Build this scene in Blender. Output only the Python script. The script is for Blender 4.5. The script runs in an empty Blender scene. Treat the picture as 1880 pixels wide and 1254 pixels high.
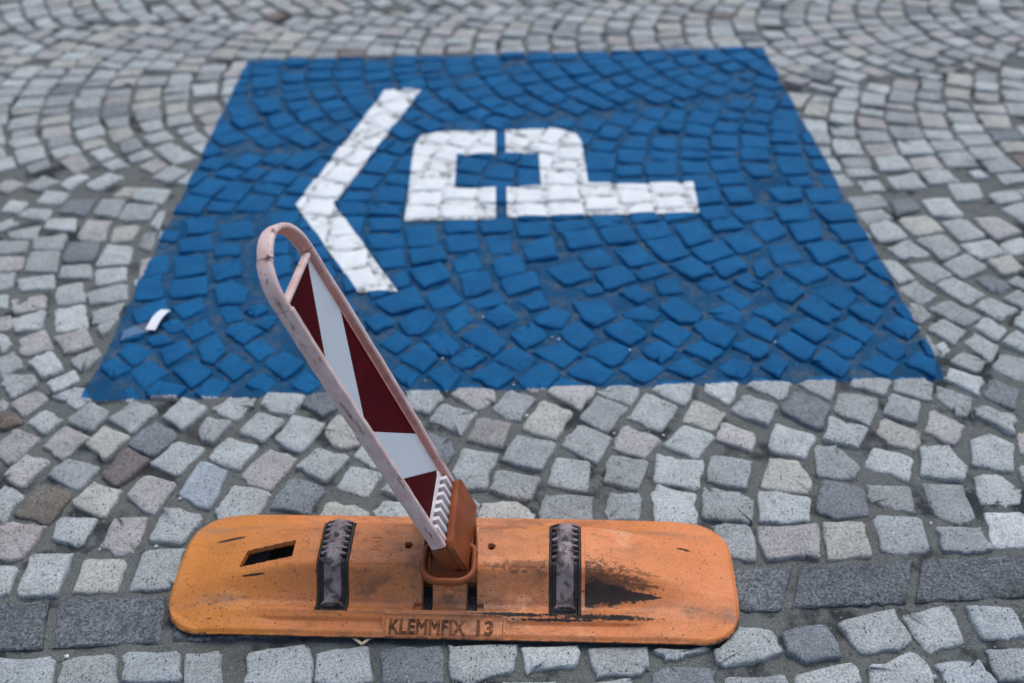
import bpy, bmesh, math, random
import numpy as np
from mathutils import Matrix, Vector

random.seed(7)
rng = np.random.default_rng(11)
scn = bpy.context.scene

# ------------------------------------------------------------------ camera
PW, PH = 1880, 1254
F_PX, PITCH, ROLL, YAW, CAM_H = 1828.0, 0.6619, 0.0256, 0.0009, 1.495

def cam_rows():
    c, s = math.cos(YAW), math.sin(YAW)
    right = np.array([c, s, 0.0]); fw = np.array([-s, c, 0.0]); up = np.array([0, 0, 1.0])
    f2 = fw*math.cos(PITCH) - up*math.sin(PITCH)
    d2 = -(up*math.cos(PITCH) + fw*math.sin(PITCH))
    r = right*math.cos(ROLL) + d2*math.sin(ROLL)
    d = -right*math.sin(ROLL) + d2*math.cos(ROLL)
    return r, d, f2
CR, CD, CF = cam_rows()
CAM = np.array([0, 0, CAM_H])

def ground(u, v, z=0.0):
    """photo pixel -> point on the ground (height z)"""
    d = CR*((u-PW/2)/F_PX) + CD*((v-PH/2)/F_PX) + CF
    q = CAM + d*((z-CAM_H)/d[2])
    return float(q[0]), float(q[1])

cam_data = bpy.data.cameras.new('camera')
cam_data.sensor_width = 36.0
cam_data.lens = 36.0*F_PX/PW
cam_data.clip_start = 0.05
cam_data.clip_end = 2000.0
cam_data.dof.use_dof = True
cam_data.dof.focus_distance = 1.68
cam_data.dof.aperture_fstop = 2.0
cam_data.dof.aperture_blades = 9
cam = bpy.data.objects.new('camera', cam_data)
scn.collection.objects.link(cam)
cam.matrix_world = Matrix(((CR[0], -CD[0], -CF[0], CAM[0]),
                           (CR[1], -CD[1], -CF[1], CAM[1]),
                           (CR[2], -CD[2], -CF[2], CAM[2]),
                           (0, 0, 0, 1)))
scn.camera = cam

# ------------------------------------------------------------------ light
SUN_EL, SUN_AZ = math.radians(70), math.radians(30)     # azimuth: 0 = +y, clockwise
world = bpy.data.worlds.new('World'); scn.world = world
world.use_nodes = True
wn = world.node_tree; wn.nodes.clear()
sky = wn.nodes.new('ShaderNodeTexSky'); sky.sky_type = 'NISHITA'; sky.sun_disc = False
sky.sun_elevation = SUN_EL; sky.sun_rotation = SUN_AZ
sky.air_density = 1.0; sky.dust_density = 2.4; sky.ozone_density = 1.0
bg = wn.nodes.new('ShaderNodeBackground'); bg.inputs[1].default_value = 0.13
wo = wn.nodes.new('ShaderNodeOutputWorld')
wn.links.new(sky.outputs[0], bg.inputs[0]); wn.links.new(bg.outputs[0], wo.inputs[0])

sun_d = bpy.data.lights.new('sun', 'SUN'); sun_d.energy = 1.5
sun_d.angle = math.radians(50); sun_d.color = (1.0, 0.97, 0.90)
sun = bpy.data.objects.new('sun', sun_d); scn.collection.objects.link(sun)
sd = Vector((math.sin(SUN_AZ)*math.cos(SUN_EL), math.cos(SUN_AZ)*math.cos(SUN_EL), math.sin(SUN_EL)))
sun.rotation_euler = sd.to_track_quat('Z', 'Y').to_euler()
sun.location = (0, 0, 6)

vs = scn.view_settings
vs.view_transform = 'Standard'; vs.look = 'None'; vs.gamma = 1.0; vs.exposure = 0.30
vs.use_curve_mapping = False

# ------------------------------------------------------------------ node helpers
def srgb(r, g, b):
    f = lambda c: (c/255/12.92) if c/255 <= 0.04045 else ((c/255+0.055)/1.055)**2.4
    return (f(r), f(g), f(b), 1.0)

class NT:
    def __init__(self, name):
        self.m = bpy.data.materials.new(name); self.m.use_nodes = True
        self.t = self.m.node_tree; self.t.nodes.clear()
        self.out = self.n('ShaderNodeOutputMaterial')
        self.b = self.n('ShaderNodeBsdfPrincipled')
        self.l(self.b.outputs[0], self.out.inputs[0])
    def n(self, t, **k):
        x = self.t.nodes.new(t)
        for a, v in k.items(): setattr(x, a, v)
        return x
    def l(self, a, b): self.t.links.new(a, b)
    def put(self, sock, v):
        if isinstance(v, bpy.types.NodeSocket): self.l(v, sock)
        else: sock.default_value = v
    def math(self, op, a, b=0.0, c=None, clamp=False):
        x = self.n('ShaderNodeMath', operation=op, use_clamp=clamp)
        self.put(x.inputs[0], a); self.put(x.inputs[1], b)
        if c is not None: self.put(x.inputs[2], c)
        return x.outputs[0]
    def mix(self, f, a, b, mode='MIX'):
        x = self.n('ShaderNodeMix', data_type='RGBA', blend_type=mode)
        self.put(x.inputs[0], f); self.put(x.inputs[6], a); self.put(x.inputs[7], b)
        return x.outputs[2]
    def noise(self, co, scale, detail=3.0, rough=0.55, dist=0.0):
        x = self.n('ShaderNodeTexNoise')
        self.l(co, x.inputs['Vector'])
        x.inputs['Scale'].default_value = scale; x.inputs['Detail'].default_value = detail
        x.inputs['Roughness'].default_value = rough; x.inputs['Distortion'].default_value = dist
        return x.outputs['Fac']
    def voro(self, co, scale, feature='F1', out='Distance'):
        x = self.n('ShaderNodeTexVoronoi', feature=feature)
        self.l(co, x.inputs['Vector']); x.inputs['Scale'].default_value = scale
        return x.outputs[out]
    def ramp(self, f, lo, hi, a=0.0, b=1.0, smooth=True):
        x = self.n('ShaderNodeMapRange'); x.interpolation_type = 'SMOOTHSTEP' if smooth else 'LINEAR'
        self.put(x.inputs[0], f)
        for i, v in enumerate((lo, hi, a, b)): x.inputs[i+1].default_value = v
        return x.outputs[0]
    def pos(self): return self.n('ShaderNodeNewGeometry').outputs['Position']
    def obj(self): return self.n('ShaderNodeTexCoord').outputs['Object']
    def sep(self, v):
        x = self.n('ShaderNodeSeparateXYZ'); self.l(v, x.inputs[0]); return x.outputs
    def vscale(self, v, s):
        x = self.n('ShaderNodeMapping'); self.l(v, x.inputs[0]); x.inputs['Scale'].default_value = s; return x.outputs[0]
    def attr(self, name):
        x = self.n('ShaderNodeAttribute'); x.attribute_name = name; return x.outputs['Color']
    def bump(self, h, strength, dist=0.002):
        x = self.n('ShaderNodeBump'); x.inputs['Strength'].default_value = strength
        x.inputs['Distance'].default_value = dist; self.l(h, x.inputs['Height']); self.l(x.outputs[0], self.b.inputs['Normal'])
    def done(self, col, rough=0.8, spec=0.3):
        self.put(self.b.inputs['Base Color'], col); self.put(self.b.inputs['Roughness'], rough)
        self.b.inputs['Specular IOR Level'].default_value = spec
        return self.m

# the blue square: 2 x 2 m
SQX0, SQX1, SQY0, SQY1 = -1.001, 0.999, 1.745, 3.745

def blue_mask(t, p, ragged=0.014):
    """1 inside the painted square, with a ragged brushed edge (world position)"""
    s = t.sep(p)
    dx = t.math('SUBTRACT', t.math('ABSOLUTE', t.math('SUBTRACT', s[0], (SQX0+SQX1)/2)), (SQX1-SQX0)/2)
    dy = t.math('SUBTRACT', t.math('ABSOLUTE', t.math('SUBTRACT', s[1], (SQY0+SQY1)/2)), (SQY1-SQY0)/2)
    d = t.math('MAXIMUM', dx, dy)
    nz = t.math('SUBTRACT', t.noise(p, 90, 4, 0.7), 0.5)
    d = t.math('ADD', d, t.math('MULTIPLY', nz, ragged))
    return t.ramp(d, -0.0015, 0.0015, 1.0, 0.0)

def granite(t, p):
    tint = t.attr('tint')
    fine = t.noise(p, 260, 3, 0.7)
    mid = t.noise(p, 75, 4, 0.65)
    big = t.noise(p, 14, 3, 0.6)
    c = t.mix(1.0, tint, t.mix(t.ramp(fine, 0.36, 0.62), (0.66, 0.68, 0.70, 1), (1.26, 1.26, 1.26, 1)), 'MULTIPLY')
    c = t.mix(t.ramp(mid, 0.54, 0.74, 0, 0.6), c, t.mix(1.0, tint, (0.42, 0.45, 0.48, 1), 'MULTIPLY'))
    c = t.mix(t.ramp(big, 0.35, 0.72, 0, 0.45), c, t.mix(1.0, c, (0.55, 0.56, 0.54, 1), 'MULTIPLY'))
    speck = t.voro(t.vscale(p, (1.25, .8, 1)), 105)
    pick = t.noise(p, 30, 3, 0.6)
    sp = t.math('MULTIPLY', t.ramp(speck, 0.16, 0.30, 1, 0), t.ramp(pick, 0.45, 0.56))
    c = t.mix(t.math('MULTIPLY', sp, 0.8), c, (0.035, 0.036, 0.038, 1))
    sp2 = t.math('MULTIPLY', t.ramp(t.voro(t.vscale(p, (1.1, .93, 1.3)), 200), 0.10, 0.30, 1, 0), t.ramp(t.noise(p, 33, 2), .45, .6))
    c = t.mix(t.math('MULTIPLY', sp2, 0.55), c, (0.62, 0.63, 0.64, 1))
    return c, fine, mid

def mat_stone():
    t = NT('granite_sett'); p = t.pos()
    c, fine, mid = granite(t, p)
    m = blue_mask(t, p)
    # blue road paint: even film, pits and worn spots let the stone through
    tone = t.noise(p, 9, 3, 0.6)
    blue = t.mix(t.ramp(tone, 0.3, 0.7), (0.0045, 0.084, 0.215, 1), (0.0065, 0.108, 0.262, 1))
    wear = t.math('MULTIPLY', t.ramp(t.noise(p, 110, 4, 0.75), 0.54, 0.66), t.ramp(t.noise(p, 20, 3, 0.6), 0.44, 0.60))
    blue = t.mix(t.ramp(t.noise(p, 2.6, 4, .65), .42, .68, 0, .38), blue, (0.0045, 0.060, 0.150, 1))
    chips = t.math('MULTIPLY', t.ramp(t.noise(p, 85, 5, .8), .66, .70), t.ramp(t.noise(p, 6, 3, .6), .54, .64))
    blue = t.mix(t.math('MULTIPLY', chips, .7), blue, (0.19, 0.22, 0.24, 1))
    blue = t.mix(t.math('MULTIPLY', wear, 0.75), blue, (0.028, 0.055, 0.085, 1))
    c = t.mix(m, c, blue)
    h = t.math('ADD', t.math('MULTIPLY', fine, 0.5), mid)
    t.bump(h, 0.55, 0.004)
    return t.done(c, t.mix(m, (0.9, 0.9, 0.9, 1), (0.72, 0.72, 0.72, 1)), 0.12)

def mat_joint():
    t = NT('joint_sand'); p = t.pos()
    g = t.noise(p, 420, 3, 0.8); md = t.noise(p, 60, 4, 0.6); bigp = t.noise(p, 7, 4, 0.65)
    c = t.mix(t.ramp(g, 0.3, 0.72), (0.048, 0.055, 0.055, 1), (0.235, 0.250, 0.242, 1))
    c = t.mix(t.ramp(md, 0.42, 0.66, 0, 0.7), c, (0.140, 0.155, 0.152, 1))
    c = t.mix(t.ramp(bigp, 0.51, 0.62, 0, 0.88), c, (0.026, 0.032, 0.036, 1))
    c = t.mix(t.ramp(t.noise(p, 2.3, 3), 0.52, 0.7, 0, 0.35), c, (0.125, 0.115, 0.095, 1))
    gritv = t.voro(p, 150); 
    c = t.mix(t.math('MULTIPLY', t.ramp(gritv, 0.10, 0.2, 1, 0), t.ramp(t.noise(p, 40, 2), .55, .62)), c, (0.42, 0.41, 0.39, 1))
    m = blue_mask(t, p, 0.02)
    cover = t.ramp(t.noise(p, 26, 5, 0.72), 0.42, 0.72, 0.95, 0.42)
    b = t.mix(cover, c, (0.0065, 0.074, 0.175, 1))
    c = t.mix(m, c, b)
    t.bump(t.math('ADD', md, t.math('MULTIPLY', g, 0.45)), 0.9, 0.006)
    return t.done(c, 0.95, 0.1)

def mat_white():
    t = NT('white_road_paint'); p = t.pos()
    tone = t.noise(p, 16, 3, 0.6)
    c = t.mix(t.ramp(tone, 0.3, 0.7), (0.62, 0.65, 0.66, 1), (0.72, 0.745, 0.75, 1))
    wear = t.math('MULTIPLY', t.ramp(t.noise(p, 60, 5, 0.78), 0.55, 0.68), t.ramp(t.noise(p, 9, 3, 0.6), 0.42, 0.60))
    c = t.mix(t.math('MULTIPLY', wear, 0.6), c, (0.27, 0.29, 0.295, 1))
    t.bump(t.noise(p, 110, 3, 0.6), 0.4, 0.003)
    return t.done(c, 0.6, 0.3)

def mat_white_joint():
    t = NT('white_paint_in_joint'); p = t.pos()
    k = t.ramp(t.noise(p, 30, 5, 0.7), 0.46, 0.60)
    c = t.mix(k, (0.60, 0.63, 0.63, 1), (0.20, 0.21, 0.215, 1))
    t.bump(t.noise(p, 120, 3), 0.6, 0.004)
    return t.done(c, 0.8, 0.2)

def mat_kerb():
    t = NT('dark_kerb_granite'); p = t.pos()
    tint = t.attr('tint')
    f = t.noise(t.vscale(p, (1, 1, 1)), 190, 4, 0.75); m = t.noise(p, 48, 4, 0.7, 0.6); b = t.noise(p, 10, 3, 0.6)
    c = t.mix(t.ramp(f, 0.30, 0.74), (0.042, 0.048, 0.053, 1), (0.275, 0.300, 0.318, 1))
    c = t.mix(t.ramp(m, 0.46, 0.70, 0, 0.65), c, (0.046, 0.053, 0.060, 1))
    c = t.mix(t.math('MULTIPLY', t.ramp(t.voro(p, 170), .14, .3, 1, 0), t.ramp(t.noise(p, 36, 3), .5, .6)), c, (0.34, 0.38, 0.42, 1))
    c = t.mix(t.ramp(b, 0.45, 0.75, 0, 0.5), c, (0.06, 0.063, 0.066, 1))
    c = t.mix(1.0, c, tint, 'MULTIPLY')
    t.bump(t.math('ADD', m, t.math('MULTIPLY', f, 0.6)), 0.8, 0.006)
    return t.done(c, 0.9, 0.12)

def mat_ground():
    """paving beyond the built setts: too far off to tell the stones apart"""
    t = NT('far_paving'); p = t.pos()
    e = t.voro(p, 9.7, 'DISTANCE_TO_EDGE'); cc = t.voro(p, 9.7, 'F1', 'Color')
    col = t.mix(t.ramp(t.sep(cc)[0], 0, 1, 0, 1, False), (0.22, 0.235, 0.24, 1), (0.40, 0.41, 0.41, 1))
    col = t.mix(t.ramp(t.noise(p, 200, 3, .7), .35, .65, 0, .5), col, (.12, .12, .12, 1))
    col = t.mix(t.ramp(e, 0.07, 0.12, 1, 0), col, (0.11, 0.11, 0.105, 1))
    t.bump(t.ramp(e, 0.05, 0.14), 0.8, 0.008)
    return t.done(col, 0.9, 0.2)

M_STONE, M_JOINT, M_WHITE, M_WJOINT, M_KERB, M_GROUND = mat_stone(), mat_joint(), mat_white(), mat_white_joint(), mat_kerb(), mat_ground()

# ------------------------------------------------------------------ object helpers
def link(o, parent=None):
    scn.collection.objects.link(o)
    if parent: o.parent = parent
    return o

def mesh_obj(name, verts, faces, mat, parent=None, smooth=True, tint=None, mats=None, midx=None):
    me = bpy.data.meshes.new(name)
    me.from_pydata(verts, [], faces)
    for mm in (mats or [mat]): me.materials.append(mm)
    if midx is not None: me.polygons.foreach_set('material_index', midx)
    if smooth: me.polygons.foreach_set('use_smooth', [True]*len(me.polygons))
    if tint is not None:
        a = me.attributes.new('tint', 'FLOAT_COLOR', 'POINT')
        t = np.asarray(tint, dtype=np.float32)
        if t.ndim == 1: t = np.tile(t, (len(verts), 1))
        a.data.foreach_set('color', t.ravel())
    me.update()
    return link(bpy.data.objects.new(name, me), parent)

def structure(o): o['kind'] = 'structure'; return o
def thing(o, label, cat, group=None):
    o['label'] = label; o['category'] = cat
    if group: o['group'] = group
    return o

# ------------------------------------------------------------------ setts traced from the photograph (near ones)
TR = []          # world polygons
def trace(ox, oy, sc, polys):
    for pl in polys:
        TR.append([ground(ox + x/sc, oy + y/sc) for x, y in pl])
S4 = 4.18
trace(0, 680, S4, [
 [(20,30),(255,30),(285,110),(90,205),(20,110)], [(370,80),(560,5),(580,75),(430,145)],
 [(75,245),(270,145),(375,215),(180,355)], [(395,195),(560,130),(660,130),(690,230),(580,295),(500,235)],
 [(195,395),(360,280),(480,375),(345,490)], [(-60,230),(20,205),(50,250),(20,290),(-70,300)],
 [(-20,330),(120,330),(170,400),(20,440),(-30,420)], [(510,390),(700,240),(850,325),(700,465)],
 [(-10,560),(120,450),(290,520),(80,700),(-20,640)], [(345,560),(500,430),(680,500),(470,675)],
 [(660,560),(790,425),(1000,505),(800,685)], [(840,375),(1030,240),(1200,300),(1010,475)],
 [(1000,555),(1190,410),(1340,500),(1170,635)], [(1250,350),(1410,215),(1580,290),(1410,440)],
 [(15,810),(190,640),(380,690),(190,885)], [(385,800),(530,680),(735,740),(590,895)],
 [(790,800),(970,600),(1130,690),(920,870)], [(1180,710),(1350,550),(1545,600),(1360,780)],
 [(140,1080),(320,890),(520,950),(360,1150)], [(560,1020),(720,870),(920,920),(790,1115)],
 [(1000,960),(1120,820),(1320,870),(1180,1075)], [(-80,1010),(30,880),(150,950),(20,1120)],
 [(1395,940),(1550,700),(1720,770),(1600,1035)]])
NB_BROWN = 6; 
trace(0, 954, S4, [
 [(-10,60),(100,25),(330,60),(170,285),(0,290)], [(380,140),(450,-20),(750,-10),(620,200)],
 [(760,190),(890,-40),(1145,-25),(1030,240),(900,260)], [(1145,160),(1260,-100),(1570,-30),(1390,185)],
 [(120,580),(230,250),(560,260),(440,570)], [(-60,590),(-40,340),(130,360),(60,560)],
 [(555,545),(640,285),(965,290),(890,550)], [(985,520),(1100,230),(1420,215),(1330,500),(1200,530)]])
trace(380, 680, S4, [
 [(30,290),(170,195),(365,200),(360,260),(200,380)], [(430,260),(480,185),(740,195),(640,320),(540,320)],
 [(735,265),(820,180),(950,180),(1000,290),(900,345)], [(250,450),(390,305),(590,375),(430,535)],
 [(545,520),(680,350),(880,410),(720,605)], [(-60,470),(0,365),(175,400),(60,530),(-30,540)],
 [(30,650),(170,515),(380,580),(230,745)], [(900,440),(1000,330),(1110,400),(1170,560),(1050,600),(930,540)],
 [(295,780),(470,610),(660,680),(490,890),(330,850)], [(720,730),(850,605),(1060,660),(910,825)],
 [(1130,650),(1200,560),(1400,600),(1290,740)], [(1000,900),(1110,730),(1350,780),(1220,960)],
 [(80,1060),(220,885),(470,955),(340,1160),(120,1160)], [(490,1040),(650,830),(885,910),(790,1085)],
 [(890,1110),(960,1010),(1200,1070),(1200,1180),(900,1180)], [(1310,1060),(1370,1000),(1560,1040),(1540,1170),(1320,1170)],
 [(1360,920),(1420,830),(1600,880),(1500,980)]])
trace(760, 680, S4, [
 [(-30,165),(170,155),(200,210),(100,305),(-20,280)], [(310,180),(380,110),(610,155),(600,230),(490,290)],
 [(590,290),(730,140),(935,210),(790,385)],
 [(1055,160),(1130,70),(1360,130),(1260,270)], [(850,430),(1000,245),(1200,330),(1080,500)],
 [(110,370),(220,250),(470,320),(360,490)], [(415,520),(500,360),(740,400),(670,575)],
 [(1290,350),(1410,215),(1610,280),(1480,440)], [(1420,160),(1560,95),(1720,130),(1660,250)],
 [(700,680),(800,505),(1070,560),(960,745)], [(1170,560),(1270,430),(1490,510),(1390,680)],
 [(130,480),(250,520),(300,600),(240,690),(120,640)], [(310,780),(380,625),(620,650),(540,880),(400,890)],
 [(575,920),(650,770),(970,820),(890,1000)], [(1015,870),(1090,660),(1360,710),(1330,935)],
 [(510,1150),(540,1020),(770,1010),(890,1100),(880,1200),(520,1200)], [(990,1100),(1030,970),(1330,980),(1320,1160),(1000,1150)],
 [(380,1000),(440,970),(490,1010),(470,1100),(400,1110)]])
trace(1120, 680, S4, [
 [(40,580),(110,430),(375,515),(265,650)], [(150,350),(290,175),(520,270),(380,440)],
 [(320,145),(400,75),(640,90),(560,250)], [(560,370),(650,210),(890,310),(800,440)],
 [(720,150),(740,70),(990,75),(920,255)], [(945,300),(1040,190),(1270,260),(1210,415)],
 [(1080,110),(1140,60),(1370,100),(1300,210)], [(415,570),(560,420),(785,480),(680,660)],
 [(805,520),(870,385),(1120,480),(1090,625)], [(1340,300),(1440,180),(1660,270),(1590,420)],
 [(1450,100),(1560,45),(1725,50),(1690,215)], [(-50,850),(0,640),(295,690),(210,915)],
 [(350,840),(370,640),(530,690),(705,690),(665,890)], [(740,850),(760,650),(1090,690),(1050,910)],
 [(1215,590),(1260,400),(1590,490),(1500,670)], [(1165,890),(1230,670),(1430,680),(1535,850),(1520,935)],
 [(-40,1080),(0,930),(245,950),(230,1140),(-30,1140)], [(340,1000),(360,890),(655,950),(650,1170),(370,1170)],
 [(745,1110),(745,915),(960,950),(1080,1000),(1060,1140),(980,1135)], [(1150,1150),(1150,930),(1530,980),(1520,1150),(1350,1170)]])
trace(1480, 680, S4, [
 [(350,50),(640,70),(590,180),(360,110)], [(700,45),(890,50),(975,100),(940,215),(700,140)],
 [(245,290),(280,180),(540,220),(470,385)], [(595,330),(640,170),(890,240),(840,395)],
 [(1015,190),(1030,125),(1270,210),(1230,330),(1150,320)], [(1070,60),(1120,-10),(1350,70),(1320,175)],
 [(1360,180),(1430,50),(1655,140),(1620,300)], [(140,520),(190,350),(320,410),(465,430),(400,580)],
 [(550,470),(590,365),(880,470),(840,600),(650,560)], [(920,470),(965,300),(1215,420),(1150,560)],
 [(1285,320),(1340,265),(1615,360),(1590,490)], [(95,790),(95,580),(250,590),(400,730),(340,830)],
 [(465,730),(530,590),(805,670),(780,830)], [(890,800),(900,590),(1080,580),(1220,740),(1190,835)],
 [(1290,700),(1290,520),(1400,490),(1590,560),(1580,755)], [(100,1070),(130,850),(420,900),(460,1090),(250,1120)],
 [(480,870),(800,870),(830,1070),(680,1045),(500,1000)], [(900,880),(1200,880),(1285,1120),(1180,1155),(1020,1110)],
 [(1295,800),(1480,780),(1650,900),(1640,1010),(1350,1010)], [(1645,480),(1760,470),(1800,640),(1650,600)]])
trace(1480, 954, S4, [
 [(140,20),(430,25),(500,270),(170,290)], [(530,-30),(880,-20),(940,220),(740,250),(600,225)],
 [(995,45),(1350,50),(1425,215),(1240,240),(1060,230)], [(1380,-60),(1680,-60),(1700,190),(1450,190)]])
trace(1300, 954, S4, [
 [(20,30),(330,30),(380,310),(150,280),(60,150)], [(410,80),(820,60),(830,280),(700,260),(480,290)]])
S3 = 3.483
trace(940, 380, S3, [
 [(415,620),(570,600),(645,690),(535,745),(470,710)], [(150,700),(260,640),(365,680),(310,755),(190,740)],
 [(700,670),(830,615),(960,680),(900,720),(720,700)], [(970,640),(1060,585),(1200,680),(1170,715),(1070,720)],
 [(1240,665),(1380,605),(1500,680),(1430,740)], [(1560,660),(1680,620),(1760,690),(1680,720)],
 [(5,800),(110,740),(210,810),(90,885)], [(320,800),(420,735),(525,820),(430,890)],
 [(600,780),(740,725),(850,810),(750,870)], [(910,785),(1010,730),(1130,800),(1050,865)],
 [(1175,760),(1270,730),(1430,800),(1350,880),(1260,850)], [(1490,760),(1570,710),(1690,790),(1640,840)],
 [(150,920),(310,860),(425,935),(320,1015)], [(490,920),(620,850),(760,910),(640,1005)],
 [(850,910),(940,860),(1045,910),(950,980)], [(1100,910),(1210,850),(1350,920),(1270,980)],
 [(1425,880),(1530,840),(1640,900),(1570,960)], [(-100,960),(20,890),(140,970),(40,1030)],
 [(40,1100),(190,1000),(300,1050),(220,1150),(120,1165)], [(370,1050),(490,970),(630,1050),(550,1120)],
 [(710,1030),(820,960),(950,1030),(850,1100)], [(1000,1020),(1110,960),(1230,1030),(1150,1080)],
 [(1300,1030),(1420,960),(1540,1020),(1470,1105)], [(1600,1010),(1680,950),(1760,1000),(1700,1070)]])
trace(1400, 340, S3, [
 [(40,640),(110,580),(265,680),(190,740),(100,710)], [(350,680),(470,630),(590,700),(510,770)],
 [(590,640),(690,580),(830,690),(760,750),(680,720)], [(240,770),(330,710),(480,810),(400,860)],
 [(550,790),(640,755),(780,800),(710,880)], [(830,770),(890,740),(960,800),(990,860),(920,850)],
 [(205,910),(290,850),(420,930),(340,990)], [(480,900),(570,850),(700,940),(640,985)],
 [(780,890),(870,840),(1000,900),(930,975)], [(110,1000),(190,940),(330,1030),(250,1100)],
 [(425,1020),(510,960),(630,1010),(560,1095)], [(750,1030),(820,970),(910,1030),(850,1100)],
 [(1020,1000),(1060,970),(1130,1080),(1060,1070)], [(10,1150),(100,1080),(240,1130),(190,1225)],
 [(335,1120),(410,1060),(545,1140),(500,1210)], [(635,1140),(730,1070),(865,1140),(800,1210)],
 [(925,1130),(990,1060),(1110,1120),(1100,1210)], [(880,660),(990,610),(1105,700),(1020,750)],
 [(1140,640),(1230,600),(1400,690),(1300,740)], [(1360,600),(1450,560),(1600,640),(1500,690)],
 [(1090,790),(1190,740),(1370,830),(1280,880)], [(1370,770),(1450,720),(1620,790),(1520,850)],
 [(1560,720),(1640,675),(1740,730),(1690,790)], [(930,750),(1000,755),(1080,830),(1020,880),(980,850)],
 [(1075,910),(1150,860),(1290,920),(1220,1000)], [(1350,900),(1430,840),(1560,920),(1500,985)],
 [(1620,870),(1672,810),(1780,880),(1700,930)], [(1310,1000),(1370,950),(1500,1020),(1450,1100)],
 [(1555,1000),(1630,940),(1760,1030),(1690,1075)], [(1110,1010),(1170,990),(1200,1050),(1150,1085)],
 [(1200,1120),(1290,1060),(1440,1120),(1380,1190)], [(1480,1150),(1540,1070),(1700,1110),(1690,1240),(1600,1220)],
 # upper rows, right of the square and along its right edge
 [(610,170),(760,145),(840,200),(670,235)], [(570,80),(740,65),(780,125),(610,150)],
 [(690,260),(800,230),(920,320),(760,350)], [(820,95),(970,80),(1010,150),(860,195)],
 [(1030,100),(1190,90),(1280,190),(1100,190)], [(900,215),(1050,200),(1140,280),(980,305)],
 [(815,400),(930,350),(1060,440),(890,460)], [(1000,340),(1150,310),(1260,410),(1150,465)],
 [(1150,235),(1290,215),(1420,310),(1270,345)], [(1280,375),(1460,350),(1550,430),(1390,460)],
 [(920,500),(1080,480),(1220,570),(1090,625)], [(1180,500),(1300,440),(1420,520),(1280,580)],
 [(1440,480),(1580,440),(1672,540),(1540,570)], [(780,480),(850,480),(965,580),(860,610)],
 [(1370,215),(1500,205),(1640,290),(1500,330)], [(1450,50),(1610,35),(1672,90),(1510,115)],
 [(1200,0),(1360,-10),(1400,70),(1260,90)], [(1530,370),(1660,330),(1760,400),(1600,430)],
 # blue, left part of this crop
 [(30,20),(230,10),(250,80),(110,95)], [(280,15),(490,5),(500,90),(300,100)],
 [(100,150),(270,120),(290,210),(140,220)], [(345,140),(540,125),(585,215),(430,220)],
 [(-60,250),(90,220),(145,300),(20,345)], [(170,250),(350,230),(370,330),(230,350)],
 [(440,255),(590,240),(680,320),(520,350)], [(30,390),(180,360),(250,470),(100,500)],
 [(290,380),(440,355),(540,430),(380,490)], [(550,370),(690,350),(750,440),(630,475)],
 [(160,540),(320,500),(400,560),(280,625)], [(410,510),(570,475),(660,560),(530,605)], [(670,510),(750,480),(840,620),(740,560)],
 [(-70,500),(20,460),(80,540),(-20,590)]])
trace(560, 380, S3, [
 [(890,690),(1010,620),(1070,720),(960,790)], [(600,720),(740,650),(840,700),(740,800),(660,800)],
 [(1150,690),(1270,620),(1370,700),(1240,760)], [(480,850),(600,785),(690,860),(570,930)],
 [(770,840),(880,790),(980,880),(930,940),(860,920)], [(1010,820),(1150,750),(1270,860),(1190,925)],
 [(625,965),(740,880),(830,950),(750,1035)], [(935,970),(1060,900),(1160,950),(1010,1030)],
 [(800,1070),(890,1010),(980,1080),(900,1155)], [(1090,1080),(1210,1005),(1320,1070),(1220,1140)],
 [(560,1050),(620,1000),(720,1070),(660,1150)], [(370,720),(500,670),(580,740),(450,800)],
 [(480,600),(680,520),(740,620),(560,665)], [(770,550),(920,490),(1010,600),(820,650)],
 [(1060,600),(1230,535),(1290,600),(1100,650)], [(1350,590),(1500,530),(1560,630),(1440,655)],
 [(1000,430),(1170,410),(1180,510),(1040,555)], [(1270,470),(1440,420),(1490,500),(1310,550)],
 [(680,410),(860,370),(915,450),(760,500)], [(940,340),(1080,285),(1130,380),(980,405)],
 [(1210,340),(1360,295),(1400,400),(1240,430)], [(1400,240),(1570,190),(1610,310),(1430,330)],
 [(670,280),(860,260),(900,330),(690,365)], [(900,190),(1080,165),(1110,250),(930,280)],
 [(1160,190),(1300,170),(1320,280),(1180,290)], [(1360,110),(1550,95),(1560,170),(1380,185)],
 [(640,130),(820,110),(850,240),(670,250)], [(410,70),(610,60),(615,145),(420,150)],
 [(410,180),(610,165),(620,240),(430,250)], [(450,290),(620,260),(640,370),(480,380)],
 [(550,440),(640,400),(670,490),(580,510)], [(890,85),(1080,75),(1090,150),(910,160)], [(1130,90),(1300,80),(1310,145),(1150,155)]])
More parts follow.
